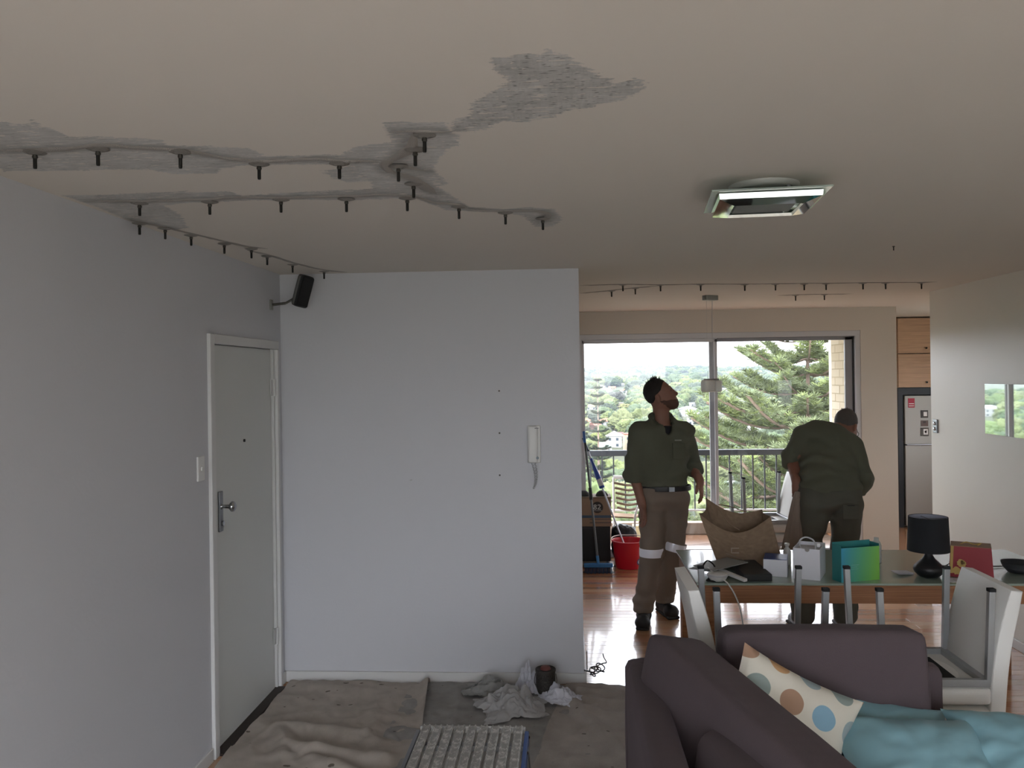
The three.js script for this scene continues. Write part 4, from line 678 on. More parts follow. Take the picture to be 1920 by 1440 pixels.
// ---------------------------------------------------------------- white upholstered chairs, stacked in pairs seat to seat
M.leather = std(0xe4e3df, 0.5, { bumpMap: scaled(noiseFine, 0.06), bumpScale: 0.0006 });
M.leg = std(0xa6a9ab, 0.3, { metalness: 0.6 });
M.blackCloth = std(0x15171a, 0.9); M.board = std(0xd5d5d2, 0.8);
function chair(label, pos, turn, group) {
  const t = thing('dining_chair', label, 'chair', pos, turn, group);
  mesh('seat', softBox(0.45, 0.08, 0.44, 0.026, 0.006, 12), M.leather, t).position.set(0, 0.44, 0);
  // backrest rises behind the seat (local -x) and leans back
  const c = [[-0.232, 0.40], [-0.236, 0.50], [-0.246, 0.62], [-0.268, 0.76], [-0.298, 0.88], [-0.322, 0.955]], n = 26, sh = new THREE.Shape(), th = [0.05, 0.052, 0.052, 0.05, 0.046, 0.036];
  const fr = new THREE.CatmullRomCurve3(c.map(([x, y]) => V(x + 0.024, y, 0))), bk = new THREE.CatmullRomCurve3(c.map(([x, y], i) => V(x + 0.024 - th[i], y - 0.004, 0)));
  const A = fr.getPoints(n), B = bk.getPoints(n).reverse(); sh.moveTo(A[0].x, A[0].y); [...A.slice(1), ...B].forEach((p) => sh.lineTo(p.x, p.y));
  const g = new THREE.ExtrudeGeometry(sh, { depth: 0.424, bevelEnabled: true, bevelThickness: 0.008, bevelSize: 0.006, bevelSegments: 3, steps: 1 }); g.translate(0, 0, -0.212);
  mesh('backrest', toCreasedNormals(g, 0.7), M.leather, t);
  mesh('seat_frame', join([beam([-0.215, 0.386, -0.2], [0.215, 0.386, -0.2], 0.026, 0.03), beam([-0.215, 0.386, 0.2], [0.215, 0.386, 0.2], 0.026, 0.03), beam([-0.2, 0.386, -0.2], [-0.2, 0.386, 0.2], 0.03, 0.026), beam([0.2, 0.386, -0.2], [0.2, 0.386, 0.2], 0.03, 0.026)]), M.leg, t);
  mesh('underside_board', join([box(-0.2, 0.2, 0.397, 0.402, -0.2, 0.2)]), M.board, t);
  mesh('underside_cloth', join([rbox(0.27, 0.003, 0.3, 0.001, -0.02, 0.395, -0.01)]), M.blackCloth, t);
  for (const sx of [-1, 1]) for (const sz of [-1, 1]) { const lg = mesh('leg', beam([sx * 0.208, 0.40, sz * 0.2], [sx * 0.222, 0.012, sz * 0.205], 0.026, 0.026), M.leg, t); mesh('foot_cap', rbox(0.028, 0.014, 0.028, 0.002, sx * 0.222, 0.007, sz * 0.205), M.blackCloth, lg); }
  return t;
}
function chairPair(x, d, turn, names) {
  chair(names[0], [x, 0, -d], turn);
  const u = chair(names[1], [x, 0.967, -d], 0); u.rotation.set(Math.PI, -turn + Math.PI, 0, 'XYZ');
}
chairPair(0.835, 3.79, 0, ['white dining chair standing upright at the left behind the sofa', 'upturned white chair, steel legs up, left behind the sofa']);
chairPair(1.495, 3.79, Math.PI, ['white dining chair standing upright with its back to the right wall', 'upturned white chair showing black underside at the right']);
chairPair(1.71, 7.62, Math.PI + 0.08, ['white dining chair upright by the window beyond the bent man', 'upturned white chair, legs up against the window view']);
// ---------------------------------------------------------------- corner sofa
M.sofa = phys(0x54494d, 0.95, { sheen: 0.6, sheenRoughness: 0.5, sheenColor: new THREE.Color(0x6a5c62), bumpMap: scaled(noiseFine, 0.05), bumpScale: 0.0012 });
{
  const t = thing('corner_sofa', 'mauve grey suede corner sofa with loose back cushions', 'sofa', [0.22, 0, -3.42]);
  const P = (name, w, h, d, x, y, z, r = 0.05, b = 0.012, rot) => { const m = mesh(name, softBox(w, h, d, r, b, 14, 0.006, x * 7 + z), M.sofa, t); m.position.set(x, y, z); if (rot) m.rotation.set(...rot, 'YXZ'); return m; };
  P('back_frame', 0.125, 0.66, 2.2, 0.0625, 0.41, 1.1, 0.04, 0.004);
  P('back_frame', 1.19, 0.66, 0.125, 0.595, 0.41, 0.0625, 0.04, 0.004);
  P('seat_base', 1.18, 0.26, 2.1, 0.65, 0.23, 1.12, 0.03, 0.0);
  P('seat_cushion', 1.06, 0.15, 0.9, 0.66, 0.42, 0.58, 0.05, 0.02);
  P('seat_cushion', 0.62, 0.15, 1.1, 0.46, 0.42, 1.6, 0.05, 0.02);
  P('back_cushion', 0.73, 0.46, 0.17, 0.71, 0.675, 0.20, 0.04, 0.008, [-0.12, 0, 0]);
  P('back_cushion', 0.23, 0.42, 1.22, 0.32, 0.63, 0.78, 0.045, 0.012, [0.1, 0.33, -0.2]);
  P('back_cushion', 0.17, 0.42, 0.66, 0.26, 0.555, 1.08, 0.05, 0.012, [0, 0.1, -0.12]);
  for (const [x, z] of [[0.08, 0.08], [1.1, 0.08], [0.08, 2.1], [1.1, 2.1]]) mesh('foot', cyl(0.025, 0.02, 0.1, x, 0.05, z, 14), M.port, t);
}
// throw pillows
M.teal = phys(0x84adb8, 0.42, { sheen: 0.5, sheenRoughness: 0.35, sheenColor: new THREE.Color(0x9cc4cc) });
{
  const cols = [[0.66, 0.53, 0.44], [0.53, 0.68, 0.76], [0.55, 0.60, 0.58], [0.76, 0.60, 0.43], [0.60, 0.66, 0.67]], cv = document.createElement('canvas'); cv.width = cv.height = 512; const c = cv.getContext('2d');
  c.fillStyle = '#d9d4c6'; c.fillRect(0, 0, 512, 512); const S = 128; let k = 0;
  for (let j = -1; j < 5; j++) for (let i = -1; i < 5; i++) { const q = cols[(((i + 4) % 4) * 3 + ((j + 4) % 4) * 2) % 5]; c.fillStyle = `rgb(${q.map((v) => Math.round(v * 255)).join(',')})`; c.beginPath(); c.arc(i * S + (j & 1 ? S / 2 : 0) + 30, j * S + 40, 45, 0, 7); c.fill(); }
  const tx = new THREE.CanvasTexture(cv); tx.colorSpace = THREE.SRGBColorSpace; tx.wrapS = tx.wrapT = THREE.RepeatWrapping; tx.repeat.set(1 / 0.46, 1 / 0.46);
  const m = solo('throw_pillow', 'cream pillow with blue, tan and grey spots in the sofa corner', 'pillow', pillow(0.44, 0.40, 0.15, 0.012, 3), std(0xffffff, 0.85, { map: tx, bumpMap: scaled(weave, 0.02), bumpScale: 0.0005 }), [0.715, 0.665, -2.90]);
  m.rotation.set(-0.36, 0.15, -0.50, 'YXZ');
  const tq = (label, pos, rot, w, h, d, seed) => { const q = solo('throw_pillow', label, 'pillow', pillow(w, h, d, 0.015, seed), M.teal, pos); q.rotation.set(...rot, 'YXZ'); };
  tq('large shiny teal pillow lying in front of the rear back cushion', [1.125, 0.555, -2.79], [-1.12, 0.1, -0.08], 0.50, 0.50, 0.17, 2);
  tq('second teal pillow at the right end of the sofa', [1.50, 0.57, -2.88], [-1.15, -0.15, 0.02], 0.44, 0.44, 0.15, 5);
  tq('teal pillow tucked behind the large one, only its edge showing', [1.09, 0.545, -3.02], [-0.9, 0.05, -0.22], 0.44, 0.40, 0.12, 8);
}
// ---------------------------------------------------------------- things on the dining table (top at 0.745)
const TT = 0.7452;
const cardTex = (w, h, draw) => { const c = document.createElement('canvas'); c.width = w; c.height = h; draw(c.getContext('2d'), w, h); const t = new THREE.CanvasTexture(c); t.colorSpace = THREE.SRGBColorSpace; return t; };
// face with its own 0..1 uv, for print
function face(w, h, x, y, z, ry = 0, rx = 0) { const g = new THREE.PlaneGeometry(w, h); g.rotateX(rx); g.rotateY(ry); g.translate(x, y, z); return g; }
{ // paper carrier bag
  const t = thing('paper_bag', 'large open brown paper carrier bag leaning left on the table', 'bag', [0, 0, 0]);
  const B = [[0.865, TT, -4.97], [1.235, TT, -4.97], [1.25, TT, -5.13], [0.88, TT, -5.13]], T = [[0.755, 1.055, -4.96], [1.165, 1.03, -4.985], [1.155, 1.045, -5.15], [0.822, 1.12, -5.14]], n = 24, m = 18, pos = [], uv = [], idx = [];
  const dip = [0.10, 0.0, 0.055, 0.03];
  for (let j = 0; j <= m; j++) for (let i = 0; i <= 4 * n; i++) {
    const s = Math.floor(i / n) % 4, u = (i % n) / n, v = j / m, b = [0, 1, 2].map((k) => lerp(B[s][k], B[(s + 1) % 4][k], u)), a = [0, 1, 2].map((k) => lerp(T[s][k], T[(s + 1) % 4][k], u)); a[1] -= dip[s] * Math.sin(u * Math.PI);
    const fold = s % 2 ? -0.035 * Math.sin(u * Math.PI) * Math.sin(v * 2.6) * (s === 1 ? 1 : -1) : 0, p = [0, 1, 2].map((k) => lerp(b[k], a[k], v)), w = 0.005 * fbm(p[0] * 9, p[1] * 9, s * 3 + p[2] * 9, 3) * v;
    pos.push(p[0] + fold + (s % 2 ? w : 0), p[1], p[2] + (s % 2 ? 0 : w * (s ? -1 : 1) + 0.016 * Math.sin(u * Math.PI) * v * (s ? -1 : 1))); uv.push(s + u, v);
  }
  for (let j = 0; j < m; j++) for (let i = 0; i < 4 * n; i++) { const a = j * (4 * n + 1) + i; idx.push(a, a + 1, a + 4 * n + 2, a, a + 4 * n + 2, a + 4 * n + 1); }
  const g = new THREE.BufferGeometry(); g.setAttribute('position', new THREE.BufferAttribute(new Float32Array(pos), 3)); g.setAttribute('uv', new THREE.BufferAttribute(new Float32Array(uv), 2)); g.setIndex(idx); g.computeVertexNormals();
  M.kraft = std(0xffffff, 0.85, { map: scaled(mottle([0.50, 0.42, 0.34], 0.10, 21, 40), 0.5) });
  mesh('bag_sides', g, M.kraft, t);
  mesh('bag_base', box(0.865, 1.245, TT, TT + 0.003, -5.13, -4.97), M.kraft, t);
  mesh('cord_handle', tube([[0.86, 1.04, -4.955], [0.87, 1.075, -5.0], [0.93, 0.99, -4.99], [0.985, 0.955, -4.965]], 0.003, 6, 40), M.kraft, t);
  mesh('cord_handle', tube([[0.90, 1.075, -5.15], [0.96, 1.06, -5.19], [1.03, 1.04, -5.17], [1.06, 1.03, -5.15]], 0.003, 6, 30), M.kraft, t);
  // faint pale print, lower left of the front
  const pr = std(0x9a8d80, 0.9); mesh('print', join([rbox(0.045, 0.006, 0.001, 0.0003, 0.955, 0.855, -4.949), rbox(0.006, 0.03, 0.001, 0.0003, 0.935, 0.842, -4.949), rbox(0.04, 0.006, 0.001, 0.0003, 0.958, 0.828, -4.951), beam([0.905, 0.825, -4.952], [1.03, 0.775, -4.958], 0.016, 0.001, 0.0003)]), pr, t);
}
solo('laptop_case', 'flat black case with a handle slot lying on the table', 'case', join([rbox(0.155, 0.04, 0.50, 0.008, 0, 0.02, 0), rbox(0.05, 0.004, 0.02, 0.001, 0.0, 0.042, -0.12)]), std(0x1d2022, 0.55), [1.0, TT, -4.86], 0.03);
{ const m = solo('grey_folder', 'thin grey folder propped on the black case', 'folder', join([rbox(0.155, 0.005, 0.27, 0.0015)]), std(0x8b8d8b, 0.5), [0.845, 0.80, -4.79]); m.rotation.set(0.05, -0.92, 0.04); }
{ const m = solo('grey_sheet', 'dark grey sheet lying under the folder at the table edge', 'sheet', join([rbox(0.15, 0.003, 0.22, 0.001)]), std(0x767a78, 0.6), [0.80, 0.777, -4.83]); m.rotation.set(0.03, -0.7, 0.03); }
{ const m = solo('white_strip', 'narrow white plastic strip beside the black case', 'strip', rbox(0.026, 0.016, 0.20, 0.003), M.plastic, [0.885, 0.768, -4.665]); m.rotation.set(0.10, 0.55, 0); }
{ const t = thing('white_router', 'round white plastic puck with rim near the table corner', 'device', [0.80, TT, -4.63]); mesh('base', lathe([[0.0001, 0.002], [0.036, 0.002], [0.045, 0.012], [0.053, 0.03], [0.054, 0.036], [0.05, 0.042], [0.0001, 0.046]], 36), M.plastic, t); mesh('rim', lathe([[0.054, 0.028], [0.0555, 0.031], [0.0555, 0.035], [0.054, 0.038]], 36), M.plasticGrey, t); }
{ const t = thing('small_white_box', 'small white carton with a dark blue top', 'box', [1.148, TT, -4.80], -0.28);
  mesh('carton', rbox(0.125, 0.092, 0.16, 0.002, 0, 0.046, 0), std(0xd9dbe2, 0.6), t); mesh('top_flap', rbox(0.121, 0.003, 0.156, 0.001, 0, 0.0938, 0), std(0x324a80, 0.45), t); mesh('print', join([rbox(0.012, 0.004, 0.001, 0.0003, -0.045, 0.012, 0.0805)]), M.portSteel, t); mesh('print', join([rbox(0.001, 0.006, 0.04, 0.0003, -0.063, 0.062, 0.0), rbox(0.001, 0.004, 0.03, 0.0003, -0.063, 0.05, 0.004)]), std(0x8f98b0, 0.6), t); }
{ const t = thing('white_gift_box', 'tall white open carton with a round cable loop sticking out', 'box', [1.318, TT, -4.755], -0.42);
  M.whiteCard = std(0xdcdde4, 0.6);
  const w = 0.135, d = 0.21, h = 0.165, th = 0.003; mesh('side', rbox(w, h, th, 0.001, 0, h / 2, -d / 2), M.whiteCard, t);
  const sh = new THREE.Shape(); sh.moveTo(-w / 2, 0); sh.lineTo(w / 2, 0); sh.lineTo(w / 2, h); sh.lineTo(0.014, h); sh.absarc(0.004, h - 0.004, 0.012, 0.3, Math.PI - 0.3, true); sh.lineTo(-w / 2, h); const fg = new THREE.ExtrudeGeometry(sh, { depth: th, bevelEnabled: false }); fg.translate(0, 0, d / 2 - th / 2); mesh('front', fg, M.whiteCard, t);
  for (const s of [-1, 1]) mesh('side', rbox(th, h, d, 0.001, (s * w) / 2, h / 2, 0), M.whiteCard, t); mesh('base', rbox(w, th, d, 0.001, 0, th / 2, 0), M.whiteCard, t);
  mesh('inner_tray', rbox(w - 0.01, 0.004, d - 0.01, 0.001, 0, h - 0.02, 0), M.plasticGrey, t);
  mesh('cable_loop', tube([[-0.045, h - 0.025, 0.0], [-0.05, h + 0.02, 0.0], [-0.02, h + 0.042, 0.0], [0.02, h + 0.03, 0.0], [0.032, h, 0.0], [0.03, h - 0.025, 0]], 0.0045, 8, 50), M.plasticGrey, t); mesh('plug', softBox(0.018, 0.022, 0.018, 0.005, 0.001, 6), M.plastic, t).position.set(0.048, h + 0.004, 0); }
{ const t = thing('green_blue_box', 'open carton with a blue to green printed front', 'box', [1.535, TT, -4.665], 0.33);
  const w = 0.235, d = 0.075, h = 0.18, tx = cardTex(256, 192, (c) => { const g = c.createLinearGradient(0, 0, 256, 40); g.addColorStop(0, '#3f9cc0'); g.addColorStop(0.45, '#56a98b'); g.addColorStop(1, '#7fbf52'); c.fillStyle = g; c.fillRect(0, 0, 256, 192); c.fillStyle = 'rgba(220,235,225,0.18)'; c.fillRect(66, 96, 52, 5); c.fillRect(66, 108, 40, 4); c.fillRect(66, 119, 46, 4); });
  M.tealCard = std(0x2f7f80, 0.55); mesh('print', face(w, h, 0, h / 2, d / 2 + 0.0022), std(0xffffff, 0.5, { map: tx }), t);
  mesh('front', rbox(w, h, 0.003, 0.001, 0, h / 2, d / 2), M.tealCard, t); mesh('back', rbox(w, h + 0.02, 0.003, 0.001, 0, (h + 0.02) / 2, -d / 2), M.tealCard, t); for (const s of [-1, 1]) mesh('side', rbox(0.003, h + 0.012, d, 0.001, (s * w) / 2, (h + 0.012) / 2, 0), M.tealCard, t); mesh('base', rbox(w, 0.003, d, 0.001, 0, 0.0015, 0), M.tealCard, t); }
{ const t = thing('table_lamp', 'black table lamp with a drum shade and bulbous base', 'lamp', [1.945, TT, -4.74]); const bk = std(0x1b1d20, 0.4), shd = std(0x1a1d22, 0.9, { bumpMap: scaled(weave, 0.05), bumpScale: 0.0005 });
  mesh('base', lathe([[0.0001, 0], [0.045, 0], [0.056, 0.006], [0.073, 0.024], [0.078, 0.04], [0.074, 0.056], [0.055, 0.076], [0.033, 0.096], [0.021, 0.116], [0.019, 0.16], [0.0001, 0.16]], 44), bk, t);
  mesh('shade', lathe([[0.1065, 0.139], [0.099, 0.322], [0.097, 0.322], [0.1045, 0.139], [0.1065, 0.139]], 48), shd, t);
  mesh('shade_lining', lathe([[0.1035, 0.141], [0.096, 0.320]], 48), std(0x9ea3b2, 0.8), t);
  mesh('socket', join([cyl(0.012, 0.012, 0.04, 0, 0.18, 0, 16), bar([-0.096, 0.31, 0], [0.096, 0.31, 0], 0.0015, 6), bar([0, 0.31, -0.096], [0, 0.31, 0.096], 0.0015, 6), bar([0, 0.18, 0], [0, 0.31, 0], 0.003, 8)]), M.portSteel, t); mesh('switch', softBox(0.02, 0.014, 0.03, 0.006, 0.001, 6), bk, t).position.set(0.095, 0.045, 0.0); }
{ const t = thing('red_gift_box', 'dark red carton with gold print and tape on its corner', 'box', [2.175, TT, -4.76], -0.42); const w = 0.215, d = 0.15, h = 0.165, red = std(0x8e1f2a, 0.5), gold = std(0xb99a55, 0.6), brown = std(0x6a4327, 0.6);
  const g = rbox(w, h, d, 0.003, 0, h / 2, 0), p = g.attributes.position; for (let i = 0; i < p.count; i++) { const k = 1 - 0.10 * (p.getY(i) / h); p.setX(i, p.getX(i) * k); p.setZ(i, p.getZ(i) * k); } mesh('carton', g, red, t);
  mesh('top', rbox(w * 0.9, 0.004, d * 0.9, 0.001, 0, h + 0.001, 0), std(0x8b6a52, 0.6), t);
  mesh('tape', beam([-w / 2 + 0.012, 0.02, d / 2 + 0.0005], [-w / 2 + 0.02, h, d / 2 * 0.9 + 0.0012], 0.014, 0.002, 0.0005), gold, t);
  const bl = (x, y, r, m2, sd) => { const q = new THREE.CircleGeometry(r, 20), pp = q.attributes.position; for (let i = 1; i < pp.count; i++) { const k = 1 + 0.3 * N3(i, sd, 1); pp.setXY(i, pp.getX(i) * k, pp.getY(i) * k); } q.translate(x, y, 0); q.rotateX(-0.045); q.translate(0, 0, d / 2 + 0.0018); return mesh('print', q, m2, t); };
  bl(-0.045, 0.075, 0.022, gold, 2); bl(-0.04, 0.08, 0.012, brown, 6); bl(-0.07, 0.035, 0.02, gold, 9); 
  const side = new THREE.CircleGeometry(0.018, 16); side.rotateY(-Math.PI / 2); side.rotateZ(-0.045); side.translate(-w / 2 - 0.0012 + 0.004, 0.05, 0.02); mesh('print', side, gold, t);
  mesh('ribbon', tube([[-0.05, h + 0.003, 0.01], [-0.02, h + 0.012, -0.01], [0.02, h + 0.004, 0.0], [0.05, h + 0.014, 0.01], [0.03, h + 0.003, 0.03]], 0.003, 6, 30), gold, t); }
solo('dark_bowl', 'dark woven bowl at the right end of the table', 'bowl', lathe([[0.0001, 0.004], [0.055, 0.004], [0.078, 0.03], [0.086, 0.052], [0.088, 0.058], [0.083, 0.056], [0.072, 0.034], [0.05, 0.012], [0.0001, 0.012]], 40), std(0x34363a, 0.6, { bumpMap: scaled(weave, 0.2), bumpScale: 0.003 }), [2.46, TT, -4.83]);
{ const m = solo('folded_paper', 'folded white paper standing beside the lamp', 'paper', join([rbox(0.095, 0.0015, 0.07, 0.0005, 0, 0.012, 0), rbox(0.09, 0.0015, 0.065, 0.0005, 0.003, 0.006, 0.002)]), std(0xdedee6, 0.7), [1.825, TT, -4.79], 0.2); m.rotation.z = -0.05; }
solo('envelopes', 'loose white envelopes under the lamp and red carton', 'envelopes', join([rbox(0.16, 0.002, 0.10, 0.0005, 0, 0.001, 0), rbox(0.15, 0.002, 0.09, 0.0005, 0.04, 0.003, 0.02)]), std(0xd5d6dd, 0.7), [2.07, TT, -4.64], -0.2);
solo('spray_bottle', 'white pump bottle behind the small white carton', 'bottle', lathe([[0.0001, 0], [0.02, 0], [0.022, 0.005], [0.022, 0.08], [0.016, 0.092], [0.009, 0.1], [0.009, 0.11], [0.014, 0.113], [0.014, 0.124], [0.0001, 0.126]], 24), std(0xe2e2df, 0.35), [1.265, TT, -5.02]);
solo('plain_bottle', 'frosted white bottle behind the green carton', 'bottle', lathe([[0.0001, 0], [0.026, 0], [0.028, 0.006], [0.028, 0.10], [0.022, 0.12], [0.014, 0.128], [0.014, 0.145], [0.0001, 0.147]], 24), std(0xb9bdb8, 0.4), [1.79, TT, -5.08]);
solo('power_cable', 'white power cable drooping over the front edge of the table', 'cable', tube([[0.76, 0.80, -4.70], [0.80, 0.775, -4.6], [0.835, 0.752, -4.57], [0.87, 0.70, -4.555], [0.90, 0.62, -4.55], [0.915, 0.52, -4.55], [0.92, 0.40, -4.56]], 0.004, 7, 70), M.plastic);
solo('black_cable', 'black cable curled at the left corner of the table', 'cable', tube([[0.72, 0.752, -4.66], [0.735, 0.80, -4.72], [0.77, 0.825, -4.76], [0.80, 0.80, -4.72], [0.765, 0.755, -4.66], [0.74, 0.75, -4.62], [0.78, 0.75, -4.60], [0.82, 0.75, -4.62]], 0.0045, 7, 80), M.port);
solo('lamp_cable', 'thin grey lamp cord looping up beside the red carton', 'cable', tube([[2.04, 0.79, -4.75], [2.07, 0.785, -4.82], [2.12, 0.80, -4.86], [2.135, 0.83, -4.90], [2.15, 0.86, -4.92], [2.165, 0.85, -4.94], [2.17, 0.75, -4.96]], 0.003, 6, 50), M.plasticGrey);
solo('charger_cable', 'dark thin cable running along the right end of the table', 'cable', tube([[2.3, 0.75, -4.98], [2.4, 0.752, -4.95], [2.47, 0.75, -4.97], [2.55, 0.751, -4.94], [2.66, 0.75, -4.98]], 0.003, 6, 40), M.port);
// ---------------------------------------------------------------- by the window: cabinet, carton, cleaning things
{ const t = thing('black_cabinet', 'low black cabinet against the wall beside the window', 'cabinet', [0.265, 0, -8.51]); const bk = std(0x17191b, 0.5); mesh('body', rbox(0.31, 0.34, 0.25, 0.004, 0, 0.205, 0), bk, t); mesh('front_panel', rbox(0.29, 0.31, 0.008, 0.002, 0, 0.205, 0.128), std(0x1d2022, 0.7), t); for (const [x, z] of [[-0.13, -0.1], [0.13, -0.1], [-0.13, 0.1], [0.13, 0.1]]) mesh('foot', cyl(0.015, 0.012, 0.036, x, 0.018, z, 12), M.chromeDull, t); }
{ const t = thing('cardboard_carton', 'brown cardboard carton with a round black 82 mark and blue stripes', 'carton', [0.268, 0.376, -8.51]); const kr = std(0x8a745f, 0.85);
  mesh('carton', rbox(0.325, 0.275, 0.25, 0.003, 0, 0.1375, 0), kr, t);
  const tx = cardTex(512, 432, (c) => { c.fillStyle = '#8a745f'; c.fillRect(0, 0, 512, 432); c.fillStyle = '#44586b'; c.fillRect(0, 262, 512, 40); c.fillStyle = '#3a3e44'; c.fillRect(180, 318, 332, 8); c.fillRect(180, 372, 332, 10); c.fillStyle = '#2e2a26'; c.beginPath(); c.arc(300, 138, 88, 0, 7); c.fill(); c.fillStyle = '#b4b4ae'; c.font = 'bold 110px sans-serif'; c.textAlign = 'center'; c.fillText('82', 296, 172); c.fillRect(226, 186, 146, 7); });
  mesh('print', face(0.322, 0.272, 0, 0.1375, 0.1258), std(0xffffff, 0.85, { map: tx }), t); mesh('top_flap', rbox(0.33, 0.012, 0.256, 0.002, 0, 0.281, 0), std(0x75624f, 0.85), t); }
[[0.17, 0.06, 'left'], [0.345, 0.062, 'right']].forEach(([x, r, w]) => solo('dark_hat', w + ' of two dark rounded hats on the cardboard carton', 'hat', lathe([[0.0001, r * 0.85], [r * 0.4, r * 0.8], [r * 0.75, r * 0.55], [r * 0.95, r * 0.2], [r, 0], [r * 0.9, 0.002]], 28), std(0x2c2a27, 0.8), [x, 0.665, -8.48]));
{ const t = thing('push_broom', 'broom with a wide blue head leaning on the wall by the window', 'broom', [0, 0, 0]); const bl = std(0x2d6fa5, 0.45), db = std(0x27415f, 0.9);
  mesh('head', rbox(0.27, 0.035, 0.055, 0.008, 0.285, 0.075, -8.03), bl, t); const br = []; for (let k = 0; k < 22; k++) br.push(beam([0.165 + k * 0.0115, 0.06, -8.03 + (k % 3 - 1) * 0.012], [0.16 + k * 0.012, 0.0, -8.03 + (k % 3 - 1) * 0.02], 0.010, 0.012, 0.001)); mesh('bristles', br, db, t); mesh('socket', bar([0.285, 0.085, -8.03], [0.277, 0.16, -8.05], 0.014, 14), bl, t);
  mesh('pole', bar([0.28, 0.13, -8.04], [0.19, 1.12, -8.30], 0.011, 12), std(0x585a5a, 0.4, { metalness: 0.5 }), t); mesh('grip', bar([0.232, 0.665, -8.18], [0.222, 0.775, -8.21], 0.017, 14), M.port, t); mesh('upper_pole', bar([0.19, 1.12, -8.30], [0.181, 1.22, -8.325], 0.011, 12), M.port, t); mesh('blue_end', bar([0.181, 1.2, -8.32], [0.172, 1.31, -8.345], 0.014, 14), std(0x24558f, 0.4), t); }
{ const t = thing('red_bucket', 'red plastic bucket with a white bail on the timber floor', 'bucket', [0.588, 0, -8.28]); const red = std(0xc01328, 0.35);
  mesh('pail', lathe([[0.0001, 0.006], [0.11, 0.006], [0.118, 0], [0.128, 0.006], [0.155, 0.245], [0.163, 0.252], [0.164, 0.262], [0.158, 0.266], [0.151, 0.258], [0.147, 0.24], [0.123, 0.02], [0.0001, 0.018]], 48), red, t);
  mesh('bail', tube([[-0.162, 0.25, 0], [-0.16, 0.275, -0.05], [-0.09, 0.283, -0.14], [0.0, 0.28, -0.168], [0.09, 0.283, -0.14], [0.16, 0.275, -0.05], [0.162, 0.25, 0]], 0.005, 8, 60), M.plastic, t);
  mesh('rim', (() => { const g = new THREE.TorusGeometry(0.161, 0.004, 8, 48); g.rotateX(Math.PI / 2); g.translate(0, 0.263, 0); return g; })(), std(0xd8606a, 0.35), t);
  const tx = cardTex(128, 128, (c) => { c.fillStyle = '#c01328'; c.fillRect(0, 0, 128, 128); c.fillStyle = '#26406e'; c.beginPath(); c.arc(64, 64, 60, 0, 7); c.fill(); c.fillStyle = '#aebacb'; c.beginPath(); c.arc(64, 64, 40, 0, 7); c.fill(); c.fillStyle = '#b83248'; c.fillRect(48, 34, 16, 40); c.fillStyle = '#26406e'; c.fillRect(66, 60, 22, 30); });
  const st = new THREE.CircleGeometry(0.034, 28); { const p = st.attributes.position; for (let i = 0; i < p.count; i++) { const y = 0.075 + p.getY(i), R = lerp(0.128, 0.155, (y - 0.006) / 0.239) + 0.0012, a = 0.75 + p.getX(i) / R; p.setXYZ(i, Math.sin(a) * R, y, Math.cos(a) * R); } st.computeVertexNormals(); } mesh('sticker', st, std(0xffffff, 0.5, { map: tx }), t); }
{ const t = thing('mop', 'mop with a blue twist sleeve standing in the red bucket', 'mop', [0, 0, 0]); const bl = std(0x1f3f8f, 0.4), A = V(0.60, 0.07, -8.27), D = V(0.165, 1.24, -8.42), at = (s) => A.clone().lerp(D, s).toArray();
  mesh('pole', bar(at(0), at(0.97), 0.0085, 12), std(0xb9bcc2, 0.3, { metalness: 0.5 }), t); mesh('sleeve', join([bar(at(0.585), at(0.60), 0.026, 16, 0.028), bar(at(0.60), at(0.69), 0.027, 16, 0.024), bar(at(0.69), at(0.81), 0.024, 16, 0.011), bar(at(0.81), at(0.83), 0.015, 16)]), bl, t); mesh('sleeve_label', bar(at(0.605), at(0.66), 0.0275, 16, 0.0255), M.plasticGrey, t); mesh('upper_grip', join([bar(at(0.895), at(1), 0.0125, 14, 0.011), bar(at(0.888), at(0.896), 0.02, 14)]), std(0x1a2a4c, 0.45), t);
  const st = []; for (let k = 0; k < 14; k++) { const a = k * 0.45; st.push(tube([[0.60, 0.1, -8.27], [0.60 + Math.cos(a) * 0.03, 0.08, -8.27 + Math.sin(a) * 0.03], [0.6 + Math.cos(a) * 0.055 - 0.015, 0.028, -8.275 + Math.sin(a) * 0.055]], 0.007, 5, 8)); } mesh('mop_strands', st, M.ragWhite, t); }
solo('bin_bag', 'full dark grey plastic bag slumped by the black cabinet', 'bag', sdfMesh((x, y, z) => { const k = blend([ell([0, 0.15, 0], [0.11, 0.17, 0.1]), ell([0.07, 0.27, 0.0], [0.075, 0.08, 0.07]), ell([-0.04, 0.30, 0.02], [0.06, 0.07, 0.06])], 0.08)(x, y, z); return Math.max(k + 0.02 * Math.abs(fbm(x * 11, y * 11, z * 11, 3)) - 0.004 + 0.006 * N3(x * 40, y * 20, z * 40), -y + 0.002); }, [-0.16, -0.02, -0.14], [0.17, 0.42, 0.14], 0.008), phys(0x2c3038, 0.28, {}), [0.545, 0, -8.57]);
solo('cream_planter', 'small cream planter box on the balcony behind the standing man', 'planter', join([rbox(0.13, 0.15, 0.12, 0.012, 0, 0.055, 0), rbox(0.14, 0.02, 0.13, 0.006, 0, 0.125, 0)]), std(0xe2d3a4, 0.7), [0.815, 0, -9.85]);
